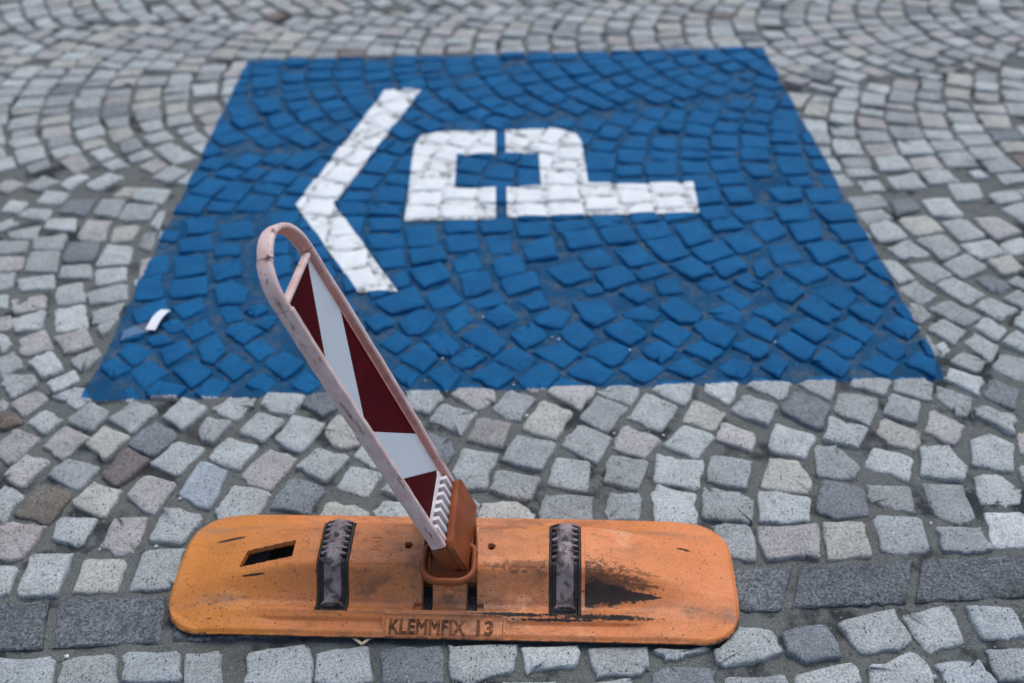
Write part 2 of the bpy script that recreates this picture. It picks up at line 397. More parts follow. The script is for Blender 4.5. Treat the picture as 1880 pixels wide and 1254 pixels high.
trace(240, 400, 3.6875, [
 [(180,890),(340,820),(420,890),(240,995)], [(350,760),(500,680),(570,760),(420,830)],
 [(100,800),(200,780),(300,830),(150,870)], [(460,870),(580,790),(620,890),(560,960),(500,950)],
 [(640,760),(760,700),(880,760),(760,840)], [(760,860),(880,795),(985,880),(870,965)],
 [(920,980),(1040,910),(1150,980),(1040,1070)], [(590,1000),(690,920),(810,1010),(690,1090)],
 [(295,1030),(430,950),(540,1030),(410,1135)], [(10,1040),(120,960),(240,1040),(80,1140)],
 [(-70,900),(0,840),(130,900),(10,975)], [(780,1110),(880,1035),(985,1110),(910,1180)],
 [(1085,1110),(1180,1030),(1275,1110),(1180,1170)], [(100,1180),(190,1110),(370,1150),(290,1220),(140,1220)],
 [(430,1170),(540,1070),(660,1100),(600,1200),(500,1220)], [(-60,1170),(0,1140),(50,1200),(-20,1230)],
 [(270,600),(470,530),(520,600),(350,680)], [(20,640),(230,560),(240,650),(60,710)],
 [(280,430),(490,400),(500,500),(290,525)], [(300,260),(500,240),(510,360),(300,390)],
 [(20,420),(215,380),(225,540),(30,555)], [(70,270),(240,240),(240,360),(60,385)],
 [(320,150),(540,110),(550,210),(330,225)], [(550,180),(730,150),(740,240),(570,260)],
 [(540,320),(730,270),(740,370),(570,410)], [(610,40),(800,15),(820,110),(620,125)], [(360,10),(570,-20),(580,80),(380,100)],
 [(570,460),(680,420),(790,480),(760,560),(590,565)], [(600,600),(720,580),(760,680),(640,700)]])
trace(0, 340, S3, [
 [(40,290),(260,250),(225,340),(60,330)], [(200,340),(430,310),(400,405),(215,410)],
 [(400,460),(440,370),(640,360),(590,480),(420,490)], [(160,540),(200,430),(380,420),(350,545)],
 [(-20,450),(150,450),(130,530),(-30,550)], [(110,600),(350,565),(340,650),(120,670)],
 [(375,590),(400,510),(585,500),(580,590)], [(600,530),(800,510),(810,600),(610,635)],
 [(620,500),(690,375),(835,390),(820,490)], [(345,640),(530,615),(540,740),(360,755)],
 [(570,680),(800,630),(800,720),(580,750)], [(60,720),(290,685),(285,780),(80,805)],
 [(80,850),(290,785),(270,905),(90,940)], [(355,790),(540,760),(550,890),(365,920)],
 [(580,800),(790,740),(740,850),(600,870)], [(120,980),(290,920),(330,1040),(140,1080)],
 [(345,970),(550,910),(600,1020),(410,1070)], [(195,1130),(330,1070),(405,1170),(270,1220)],
 [(460,1110),(620,1040),(640,1090),(520,1190)], [(-20,1100),(90,1060),(150,1150),(0,1200)],
 [(-60,960),(20,950),(70,1010),(10,1060)], [(-60,700),(50,690),(40,770),(-60,770)], [(-70,570),(75,560),(70,640),(-60,660)],
 [(500,310),(560,220),(695,230),(660,340),(520,340)], [(700,330),(740,260),(890,250),(850,340),(710,360)],
 [(270,270),(310,210),(490,210),(470,290)], [(770,190),(820,120),(990,130),(940,205),(800,215)],
 [(600,170),(660,85),(790,90),(740,190)], [(385,160),(450,100),(590,100),(530,180)], [(110,190),(180,140),(340,150),(290,220)],
 [(0,160),(60,90),(180,100),(120,175)], [(220,100),(290,25),(440,40),(390,110)], [(860,80),(920,20),(1080,30),(1020,110)],
 [(890,390),(920,310),(1000,300),(960,400)], [(850,540),(880,460),(940,440),(930,540)],
 [(-30,350),(180,350),(160,420),(-30,440)], [(720,60),(790,0),(900,0),(850,60)], [(960,250),(1000,180),(1060,170),(1010,270)],
 [(620,900),(740,860),(700,930),(640,960)]])
N_UP = len(TR)
# setts in front of the kerb
trace(0, 954, S4, [
 [(-40,1065),(390,1065),(360,1260),(-60,1260)], [(500,1060),(870,1020),(880,1270),(440,1270)],
 [(980,1030),(1320,1020),(1350,1200),(970,1220)], [(1420,1020),(1680,1005),(1700,1260),(1430,1260)]])
trace(400, 1160, 2.043, [
 [(125,75),(330,55),(335,185),(120,190)], [(372,80),(555,50),(570,180),(375,185)],
 [(620,70),(830,50),(835,185),(625,190)], [(880,60),(1100,55),(1090,130),(950,180),(890,160)],
 [(1150,60),(1350,55),(1345,110),(1165,148)], [(1400,60),(1600,60),(1600,140),(1440,155)],
 [(1650,70),(1830,60),(1740,95),(1690,95)], [(1650,160),(1700,130),(1840,140),(1840,200),(1650,200)]])
trace(1300, 954, S4, [
 [(60,1010),(240,820),(470,840),(550,1000),(350,1080),(110,1120)], [(560,860),(900,790),(1030,1050),(760,1095),(600,1000)],
 [(1050,790),(1410,710),(1540,910),(1450,970),(1190,1000)], [(700,1200),(1090,1100),(1150,1250),(720,1330)],
 [(130,1200),(600,1170),(640,1330),(150,1330)]])
trace(1480, 954, S4, [
 [(750,730),(1090,665),(1210,930),(960,1010),(870,930)], [(1220,650),(1590,670),(1700,880),(1560,915),(1350,900)],
 [(460,1130),(830,1000),(1000,1180),(960,1300),(500,1300)], [(980,1100),(1320,1070),(1480,1250),(1100,1300)],
 [(1400,990),(1690,980),(1760,1200),(1500,1220)]])

# ------------------------------------------------------------------ laying pattern (segment arcs) for the rest
KT = lambda x: 1.204 + 0.027*x          # far edge of the kerb strip
KB = lambda x: 1.094 + 0.033*x          # near edge
BOUND = [lambda x: 0.62+0.10*x, lambda x: 1.87+0.10*x, lambda x: 3.10+0.20*x,
         lambda x: 4.27+0.07*x, lambda x: 5.55+0.07*x, lambda x: 6.80+0.05*x]
XMIN, XMAX, YMAX = -3.3, 3.3, 5.9

def area(pl): return 0.5*sum(pl[i][0]*pl[(i+1) % len(pl)][1]-pl[(i+1) % len(pl)][0]*pl[i][1] for i in range(len(pl)))
def ccw(pl): return pl if area(pl) > 0 else pl[::-1]
def centroid(pl): return (sum(q[0] for q in pl)/len(pl), sum(q[1] for q in pl)/len(pl))
def inside(pt, pl):
    x, y = pt; c = False; j = len(pl)-1
    for i in range(len(pl)):
        xi, yi = pl[i]; xj, yj = pl[j]
        if (yi > y) != (yj > y) and x < (xj-xi)*(y-yi)/(yj-yi)+xi: c = not c
        j = i
    return c
def scaled(pl, f):
    cx, cy = centroid(pl); return [(cx+(x-cx)*f, cy+(y-cy)*f) for x, y in pl]
def samples(pl):
    out = list(pl)+[centroid(pl)]
    for i in range(len(pl)):
        a, b = pl[i], pl[(i+1) % len(pl)]; out.append(((a[0]+b[0])/2, (a[1]+b[1])/2))
    return out

TR = [ccw(p) for p in TR]
stones = []                 # (polygon, zone) zone 'up' | 'low'
cells = {}
def cell_key(c): return (int(c[0]//0.15), int(c[1]//0.15))
def add_stone(pl, zone, idx=None):
    stones.append((pl, zone, idx)); cells.setdefault(cell_key(centroid(pl)), []).append(pl)
def clash(pl, grow=1.10):
    c = centroid(pl); k = cell_key(c); g = scaled(pl, grow); sg = samples(g)
    for dx in (-1, 0, 1):
        for dy in (-1, 0, 1):
            for q in cells.get((k[0]+dx, k[1]+dy), ()):
                if any(inside(s, q) for s in sg) or any(inside(s, g) for s in samples(q)): return True
    return False

for i, pl in enumerate(TR):
    k = cell_key(centroid(pl)); c0 = centroid(pl)
    near_pl = [q for dx in (-1, 0, 1) for dy in (-1, 0, 1) for q in cells.get((k[0]+dx, k[1]+dy), ())]
    hits = sum(any(inside(s_, q) for q in near_pl) for s_ in samples(scaled(pl, .8)))
    if any(inside(c0, q) for q in near_pl) or hits > 2: continue
    add_stone(scaled(pl, 1.03 if hits == 0 else .92), 'up' if i < N_UP else 'low', i)

RAD, HW = 0.93, 0.62
def arc_pt(band, a, t):
    L, U = BOUND[band], BOUND[band+1]
    s = RAD - math.sqrt(RAD*RAD-(t*HW)**2)
    X = a + s
    lo, hi = L(X), U(X); sl = (L(X+.5)-L(X-.5)+U(X+.5)-U(X-.5))/2
    tt = (t+1)/2
    return (X - sl*(tt-.5)*(hi-lo)*0.9, lo + (hi-lo)*tt)
PITCH_A = 0.104
for band in range(len(BOUND)-1):
    a = XMIN-0.4 + rng.uniform(0, .1)
    while a < XMAX+0.1:
        w = PITCH_A*rng.uniform(0.94, 1.06)
        mid = arc_pt(band, a, 0)
        height = BOUND[band+1](mid[0])-BOUND[band](mid[0])
        n = max(8, int(round(height*1.17/0.103)))
        ts = np.linspace(-1, 1, n+1) + np.concatenate([[0], rng.uniform(-.22, .22, n-1), [0]])*(2/n)
        ts = ts + rng.uniform(-.4, .4)*(2/n)
        for k in range(n):
            t0, t1 = float(np.clip(ts[k], -1, 1)), float(np.clip(ts[k+1], -1, 1))
            if t1-t0 < 0.7/n: continue
            gx = 0.0075+rng.uniform(-.002, .003)
            g = gx*2/height
            tm = (t0+t1)/2; c0 = arc_pt(band, a+w/2, tm)
            p0, p1 = arc_pt(band, a+w/2, t0), arc_pt(band, a+w/2, t1)
            Lh = math.hypot(p1[0]-p0[0], p1[1]-p0[1]); tx_, ty_ = (p1[0]-p0[0])/Lh, (p1[1]-p0[1])/Lh
            nx_, ny_ = ty_, -tx_
            hw_, hl_ = w*abs(nx_)/2-gx*.85, Lh/2-gx
            if hl_ < .022: continue
            q = [(c0[0]+nx_*i_*hw_+tx_*j_*hl_, c0[1]+ny_*i_*hw_+ty_*j_*hl_) for i_, j_ in ((-1, -1), (1, -1), (1, 1), (-1, 1))]
            q = [(x+rng.normal(0, .0045), y+rng.normal(0, .0045)) for x, y in q]
            c = centroid(q)
            if not (XMIN < c[0] < XMAX and c[1] < YMAX): continue
            if min(y-KT(x) for x, y in q) < 0.006: continue
            q = ccw(q)
            if area(q) < 0.002: continue
            for f in (1.0, 0.86, 0.7):
                qq = scaled(q, f)
                if not clash(qq, 1.06): add_stone(qq, 'up'); break
        a += w
# straight rows in front of the kerb
for row in range(9):
    x = XMIN + 0.3 + rng.uniform(0, .1)
    while x < 2.4:
        w = rng.uniform(.095, .125); y1 = KB(x)-0.012-row*0.104; y0 = y1-0.088
        q = [(x+.008, y0), (x+w-.008, y0), (x+w-.008, y1), (x+.008, y1)]
        q = ccw([(px+rng.normal(0, .004), py+rng.normal(0, .004)) for px, py in q])
        for f in (1.0, 0.85):
            if not clash(scaled(q, f)): add_stone(scaled(q, f), 'low'); break
        x += w

# let every sett grow until the joint is about a finger wide, then plug the larger gaps with small setts
def free(pl, own, grow):
    k = cell_key(centroid(pl)); g = scaled(pl, grow); sg = samples(g)
    for dx in (-1, 0, 1):
        for dy in (-1, 0, 1):
            for q in cells.get((k[0]+dx, k[1]+dy), ()):
                if q is own: continue
                if any(inside(s_, q) for s_ in sg) or any(inside(s_, g) for s_ in samples(q)): return False
    return True
for n_, (pl, zone, idx) in enumerate(stones):
    A0 = area(pl)
    for f in (1.24, 1.17, 1.11, 1.06):
        if (A0*f*f > .0094 and f > 1.06) or A0*f*f > .0108: continue
        c2 = scaled(pl, f)
        if zone == 'up' and min(y-KT(x) for x, y in c2) < .004: continue
        if zone == 'low' and max(y-KB(x) for x, y in c2) > -.004: continue
        if free(c2, pl, 1.075):
            lst = cells[cell_key(centroid(pl))]; lst[[i for i, q in enumerate(lst) if q is pl][0]] = c2
            stones[n_] = (c2, zone, idx); break
for n_ in range(42000):
    x, y = rng.uniform(-2.6, 2.6), 1.2+4.0*rng.random()**1.3
    if abs(x) > 0.75*y+.5: continue
    sz = .040 if n_ < 14000 else (.033 if n_ < 29000 else .026)
    a_ = rng.uniform(0, math.pi/2); sz1, sz2 = sz*rng.uniform(.9, 1.1), sz*rng.uniform(.8, 1.1)
    q = ccw([(x+math.cos(a_)*i_*sz1-math.sin(a_)*j_*sz2, y+math.sin(a_)*i_*sz1+math.cos(a_)*j_*sz2) for i_, j_ in ((-1, -1), (1, -1), (1, 1), (-1, 1))])
    if min(b_-KT(a2) for a2, b_ in q) < .006 or clash(q, 1.12): continue
    add_stone(q, 'up')

# ------------------------------------------------------------------ stone tints and meshes
def pick_tint():
    r = rng.random()
    v = rng.normal(0, .05)
    if r < .60: c = np.array([.365, .388, .388])*(1+v*2.0)
    elif r < .72: c = np.array([.295, .315, .320])*(1+v)
    elif r < .86: c = np.array([.365, .352, .350])*(1+v*1.5)
    elif r < .955: c = np.array([.385, .383, .355])*(1+v)
    elif r < .994: c = np.array([.185, .205, .220])*(1+v)
    else: c = np.array([.200, .172, .155])*(1+v)
    return np.append(np.clip(c, .04, .6), 1.0)
TINT_FIX = {6: (.16, .13, .11), 16: (.165, .145, .145), 18: (.16, .145, .125), 22: (.31, .35, .385),
            8: (.31, .30, .30), 23: (.34, .315, .31), 25: (.34, .325, .325)}
BROWN = ground(62, 517); REDD = ground(1690, 290)

def stone_geo(pl, near):
    """rounded irregular sett: outline rings from the bed up to a slightly crowned, uneven top"""
    n = len(pl); cx, cy = centroid(pl)
    out = []
    cut = rng.uniform(.08, .17)
    for i in range(n):
        a, b, c = pl[i-1], pl[i], pl[(i+1) % n]
        l1 = math.hypot(a[0]-b[0], a[1]-b[1]); l2 = math.hypot(c[0]-b[0], c[1]-b[1])
        k1 = min(cut, .011/l1); k2 = min(cut, .011/l2)
        p0 = (b[0]+(a[0]-b[0])*k1, b[1]+(a[1]-b[1])*k1); p2 = (b[0]+(c[0]-b[0])*k2, b[1]+(c[1]-b[1])*k2)
        pm = (b[0]*.55+(p0[0]+p2[0])*.225, b[1]*.55+(p0[1]+p2[1])*.225)
        out += [p0, pm, p2]
        m = 3 if near else 2
        for k in range(1, m):
            s = k/m; out.append((p2[0]*(1-s)+(c[0]+(b[0]-c[0])*min(cut, .011/l2))*s, p2[1]*(1-s)+(c[1]+(b[1]-c[1])*min(cut, .011/l2))*s))
    jit = .0021 if near else .0019
    out = [(x+rng.normal(0, jit), y+rng.normal(0, jit)) for x, y in out]
    N = len(out)
    rad = np.mean([math.hypot(x-cx, y-cy) for x, y in out])
    zt = rng.normal(0, .0022); tx, ty = rng.normal(0, .017, 2)
    rings = [(0.0, -.030, 0), (0.0, -.0075, .0012), (.0014, -.0026, .0007), (.0048, -.0005, .0006), (.019, .0003, .0012)]
    V = []
    for ins, dz, jz in rings:
        f = max(0.2, 1-ins/rad)
        for x, y in out:
            X = cx+(x-cx)*f; Y = cy+(y-cy)*f
            Z = zt+dz+(tx*(X-cx)+ty*(Y-cy) if dz > -.02 else 0)+(rng.normal(0, jz) if jz else 0)
            V.append((X, Y, Z))
    V.append((cx, cy, zt+.001+rng.normal(0, .001)))
    Fc = []
    R = len(rings)
    for r in range(R-1):
        for i in range(N):
            j = (i+1) % N; Fc.append((r*N+i, r*N+j, (r+1)*N+j, (r+1)*N+i))
    for i in range(N): Fc.append(((R-1)*N+i, (R-1)*N+(i+1) % N, R*N))
    return V, Fc

# ---- painted regions (convex pieces, metres)
SQUARE = [(SQX0, SQY0), (SQX1, SQY0), (SQX1, SQY1), (SQX0, SQY1)]
WHITE = {
 'arrow': [[(-.639, 2.614), (-.527, 2.616), (-.307, 3.433), (-.441, 3.427)],
           [(-.403, 2.152), (-.299, 2.152), (-.527, 2.616), (-.639, 2.614)]],
 'letter_left': [[(-.307, 2.51), (-.166, 2.51), (-.166, 3.085), (-.242, 3.085), (-.29, 3.06), (-.307, 3.0)],
                 [(-.166, 2.912), (-.04, 2.912), (-.04, 3.083), (-.166, 3.085)],
                 [(-.166, 2.51), (-.04, 2.508), (-.04, 2.69), (-.166, 2.69)]],
 'letter_right': [[(.099, 2.515), (.243, 2.515), (.243, 2.97), (.228, 3.04), (.19, 3.075), (.099, 3.082)],
                  [(-.007, 2.912), (.099, 2.91), (.099, 3.082), (-.007, 3.086)],
                  [(-.007, 2.515), (.099, 2.515), (.099, 2.69), (-.007, 2.69)],
                  [(.243, 2.515), (.553, 2.513), (.563, 2.688), (.243, 2.70)]]}
WHITE = {k: [ccw(p) for p in v] for k, v in WHITE.items()}
def bbox(pl): return min(q[0] for q in pl), min(q[1] for q in pl), max(q[0] for q in pl), max(q[1] for q in pl)
WB = [(k, p, bbox(p)) for k, v in WHITE.items() for p in v]

def half(poly, a, b):
    """split a 3-D polygon by the upright plane through a-b; returns (left, right)"""
    ex, ey = b[0]-a[0], b[1]-a[1]
    d = [ex*(q[1]-a[1])-ey*(q[0]-a[0]) for q in poly]
    if all(x >= -1e-9 for x in d): return poly, None
    if all(x <= 1e-9 for x in d): return None, poly
    L, Rr = [], []
    for i in range(len(poly)):
        p, q = poly[i], poly[(i+1) % len(poly)]; dp, dq = d[i], d[(i+1) % len(poly)]
        if dp >= 0: L.append(p)
        if dp <= 0: Rr.append(p)
        if dp*dq < 0:
            s = dp/(dp-dq); m = tuple(p[k]+(q[k]-p[k])*s for k in range(3)); L.append(m); Rr.append(m)
    return (L if len(L) > 2 else None), (Rr if len(Rr) > 2 else None)
def split(poly, conv):
    outs = []
    for i in range(len(conv)):
        poly, o = half(poly, conv[i], conv[(i+1) % len(conv)])
        if o: outs.append(o)
        if poly is None: return None, outs
    return poly, outs
def regions(polys, use_square=True):
    """sort 3-D polygons into grey / blue / white pieces"""
    res = {}
    for p in polys:
        if use_square:
            ins, outs = split(p, SQUARE)
            for o in outs: res.setdefault('grey', []).append(o)
            if ins is None: continue
        else: ins = p
        todo = [ins]
        for k, conv, bb in WB:
            nxt = []
            for q in todo:
                if max(v[0] for v in q) < bb[0] or min(v[0] for v in q) > bb[2] or max(v[1] for v in q) < bb[1] or min(v[1] for v in q) > bb[3]:
                    nxt.append(q); continue
                i2, o2 = split(q, conv)
                if i2: res.setdefault(k, []).append(i2)
                nxt += o2
            todo = nxt
        res.setdefault('blue', []).extend(todo)
    return res
def weld(polys):
    idx = {}; V = []; Fc = []
    for p in polys:
        f = []
        for v in p:
            k = (round(v[0]*2e4), round(v[1]*2e4), round(v[2]*2e4))
            if k not in idx: idx[k] = len(V); V.append(v)
            if not f or f[-1] != idx[k]: f.append(idx[k])
        if len(f) > 1 and f[0] == f[-1]: f.pop()
        if len(f) > 2 and len(set(f)) == len(f): Fc.append(f)
    return V, Fc

class Bag:
    def __init__(self): self.v = []; self.f = []; self.t = []
    def add(self, V, Fc, tint):
        o = len(self.v); self.v += V; self.f += [tuple(i+o for i in f) for f in Fc]; self.t += [tint]*len(V)

pieces = {'up': [], 'low': [], 'blue': []}       # (size on screen, V, F, tint)
white_bag = {k: Bag() for k in WHITE}
for pl, zone, idx in stones:
    c = centroid(pl); dist2 = c[0]**2+c[1]**2+CAM_H**2
    near = c[1] < 2.3 and abs(c[0]) < 1.5
    V, Fc = stone_geo(pl, near)
    tint = pick_tint()
    if zone == 'low' and tint[0] > tint[2]: tint = np.array([.33, .36, .37, 1.0])*rng.uniform(.9, 1.1)
    if idx in TINT_FIX: tint = np.array(list(TINT_FIX[idx])+[1.0])
    if idx is None and math.hypot(c[0]-BROWN[0], c[1]-BROWN[1]) < .055: tint = np.array([.20, .115, .065, 1])
    # share of the picture: projected size, nothing if out of frame
    q = np.array([c[0], c[1], 0])-CAM; dep = q@CF
    u, v = PW/2+F_PX*(q@CR)/dep, PH/2+F_PX*(q@CD)/dep
    A = abs(area(pl))
    size = A/dist2**1.5 if (-40 < u < PW+40 and -40 < v < PH+60) else 0.0
    bb = bbox(pl)
    if zone == 'low' or bb[2] < SQX0 or bb[0] > SQX1 or bb[3] < SQY0 or bb[1] > SQY1:
        pieces[zone].append((size, V, Fc, tint)); continue
    whole = bb[0] > SQX0 and bb[2] < SQX1 and bb[1] > SQY0 and bb[3] < SQY1
    hitw = any(not (bb[2] < w[0] or bb[0] > w[2] or bb[3] < w[1] or bb[1] > w[3]) for _, _, w in WB)
    if whole and not hitw:
        pieces['blue'].append((size, V, Fc, tint)); continue
    reg = regions([[V[i] for i in f] for f in Fc], not whole)
    tot = sum(len(r) for r in reg.values())
    for k, polys in reg.items():
        v2, f2 = weld(polys)
        if not f2: continue
        if k in white_bag: white_bag[k].add(v2, f2, tint)
        else: pieces['up' if k == 'grey' else 'blue'].append((size*len(polys)/tot, v2, f2, tint))

# ------------------------------------------------------------------ the joints (bed of sand), split along the same lines
def joint_z(x, y):
    return -.0095 + .0038*np.sin(x*37+2.1*np.sin(y*23)) * np.sin(y*41+1.7*np.sin(x*19)) + .0022*np.sin(x*91+y*57)*np.sin(y*83-x*31)
STEP = 2.0/120
def joint_sheet(x0, x1, y0, y1, keep):
    nx, ny = int(round((x1-x0)/STEP)), int(round((y1-y0)/STEP))
    xs = x0+np.arange(nx+1)*STEP; ys = y0+np.arange(ny+1)*STEP
    X, Y = np.meshgrid(xs, ys, indexing='ij'); Z = joint_z(X, Y)
    V = np.stack([X, Y, Z], -1).reshape(-1, 3)
    I, J = np.meshgrid(np.arange(nx), np.arange(ny), indexing='ij')
    cx, cy = xs[I]+STEP/2, ys[J]+STEP/2
    sel = keep(cx, cy)
    a = (I*(ny+1)+J)[sel]
    Fc = np.stack([a, a+ny+1, a+ny+2, a+1], -1)
    used = np.unique(Fc); mp = np.full(len(V), -1); mp[used] = np.arange(len(used))
    return [tuple(p) for p in V[used].tolist()], [tuple(f) for f in mp[Fc].tolist()]

gx0 = SQX0-STEP*140; gy0 = SQY0-STEP*84
in_sq = lambda x, y: (x > SQX0) & (x < SQX1) & (y > SQY0) & (y < SQY1)
Vj, Fj = joint_sheet(gx0, gx0+STEP*400, gy0, gy0+STEP*334, lambda x, y: ~in_sq(x, y) & (y > 1.15+.03*x))
pavement = structure(mesh_obj('pavement', Vj, Fj, M_JOINT, tint=(1, 1, 1, 1)))
Vj, Fj = joint_sheet(gx0, gx0+STEP*400, gy0, gy0+STEP*334, lambda x, y: (y <= 1.15+.03*x))
road = structure(mesh_obj('road_edge', Vj, Fj, M_JOINT, tint=(1, 1, 1, 1)))
Vj, Fj = joint_sheet(SQX0, SQX1, SQY0, SQY1, in_sq)
reg = {'blue': []}
wpoly = []
bbw = (-.66, 2.13, .58, 3.45)
for f in Fj:
    p = [Vj[i] for i in f]
    if p[0][0] > bbw[2] or p[2][0] < bbw[0] or p[0][1] > bbw[3] or p[2][1] < bbw[1]: reg['blue'].append(p)
    else: wpoly.append(p)
rw = regions(wpoly, False)
for k in WHITE: rw[k] = [[(x, y, z*.35-.0016) for x, y, z in q] for q in rw.get(k, [])]
reg['blue'] += rw.pop('blue', [])
vb, fb = weld(reg['blue'])
marking = mesh_obj('parking_marking', vb, fb, M_JOINT, tint=(1, 1, 1, 1))
thing(marking, 'blue square parking marking with white letter P and arrowhead painted on the cobbles', 'road marking')
for k, nm in (('arrow', 'arrow'), ('letter_left', 'letter'), ('letter_right', 'letter')):
    bag = white_bag[k]; nstone = len(bag.f)
    v2, f2 = weld(rw.get(k, [])); bag.add(v2, f2, np.array([1, 1, 1, 1.0]))
    o = mesh_obj(nm, bag.v, bag.f, None, marking, mats=[M_WHITE, M_WJOINT], midx=[0]*nstone+[1]*(len(bag.f)-nstone))
    o['label'] = {'arrow': 'white arrowhead pointing left', 'letter_left': 'white upper half of the stencilled letter P',
                  'letter_right': 'white lower half and stem of the stencilled letter P'}[k]

def place(lst, parent, name, limit=300):
    lst.sort(key=lambda s: -s[0])
    bag = Bag()
    for i, (size, V, Fc, tint) in enumerate(lst):
        if i < limit and size > 0: mesh_obj(name, V, Fc, M_STONE, parent, tint=tint)
        else: bag.add(V, Fc, tint)
    if bag.v:
        o = mesh_obj(name, bag.v, bag.f, M_STONE, parent, tint=bag.t); o['kind'] = 'stuff'
place(pieces['up'], pavement, 'cobblestone')
place(pieces['blue'], marking, 'painted_cobblestone')
place(pieces['low'], road, 'cobblestone')

# ground beyond the built setts, out to the horizon
ground_o = structure(mesh_obj('ground', [(-400, -400, -.034), (400, -400, -.034), (400, 400, -.034), (-400, 400, -.034)], [(0, 1, 2, 3)], M_GROUND, smooth=False))

# ------------------------------------------------------------------ kerb strip: long dark flush stones
def box_rounded(name, pts, z0, z1, mat, parent, tint, ins=.004, rough=.0012, sub=5):
    """flat stone over a quad, with chipped edges"""
    (ax, ay), (bx, by), (cx_, cy_), (dx, dy) = pts
    per = []
    corners = [(ax, ay), (bx, by), (cx_, cy_), (dx, dy)]
    cnt = [sub*3, sub, sub*3, sub]
    for i in range(4):
        p, q = corners[i], corners[(i+1) % 4]
        for k in range(cnt[i]):
            s = k/cnt[i]; per.append((p[0]+(q[0]-p[0])*s+rng.normal(0, rough), p[1]+(q[1]-p[1])*s+rng.normal(0, rough)))
    N = len(per); mx = sum(p[0] for p in per)/N; my = sum(p[1] for p in per)/N
    hx = max(abs(p[0]-mx) for p in per); hy = max(abs(p[1]-my) for p in per)
    V = []
    for d, z in ((0, z0), (0, z1-ins), (ins*.7, z1-.001), (ins*3, z1)):
        for x, y in per:
            V.append((mx+(x-mx)*(1-d/hx), my+(y-my)*(1-d/hy), z+(rng.normal(0, .0008) if z > z0 else 0)))
    Fc = [(r*N+i, r*N+(i+1) % N, (r+1)*N+(i+1) % N, (r+1)*N+i) for r in range(3) for i in range(N)]
    Fc.append(tuple(3*N+i for i in range(N)))
    return mesh_obj(name, V, Fc, mat, parent, tint=tint, smooth=False)
kerb = bpy.data.objects.new('kerb', None); link(kerb); structure(kerb)
joints = [-1.9, -1.55, -1.18, -.853, -.639, -.30, .06, .30, .504, .7325, 1.09, 1.42, 1.78, 2.1]
for i in range(len(joints)-1):
    x0, x1 = joints[i]+.009, joints[i+1]-.009
    sk = .022 if x0 > 0 else -.012
    k = rng.uniform(.85, 1.12)
    box_rounded('kerbstone', [(x0-sk, KB(x0)+.006), (x1-sk, KB(x1)+.006), (x1+sk, KT(x1)-.004), (x0+sk, KT(x0)-.004)], -.04, -.001+rng.normal(0, .001),
                M_KERB, kerb, (k, k, k*1.01, 1))

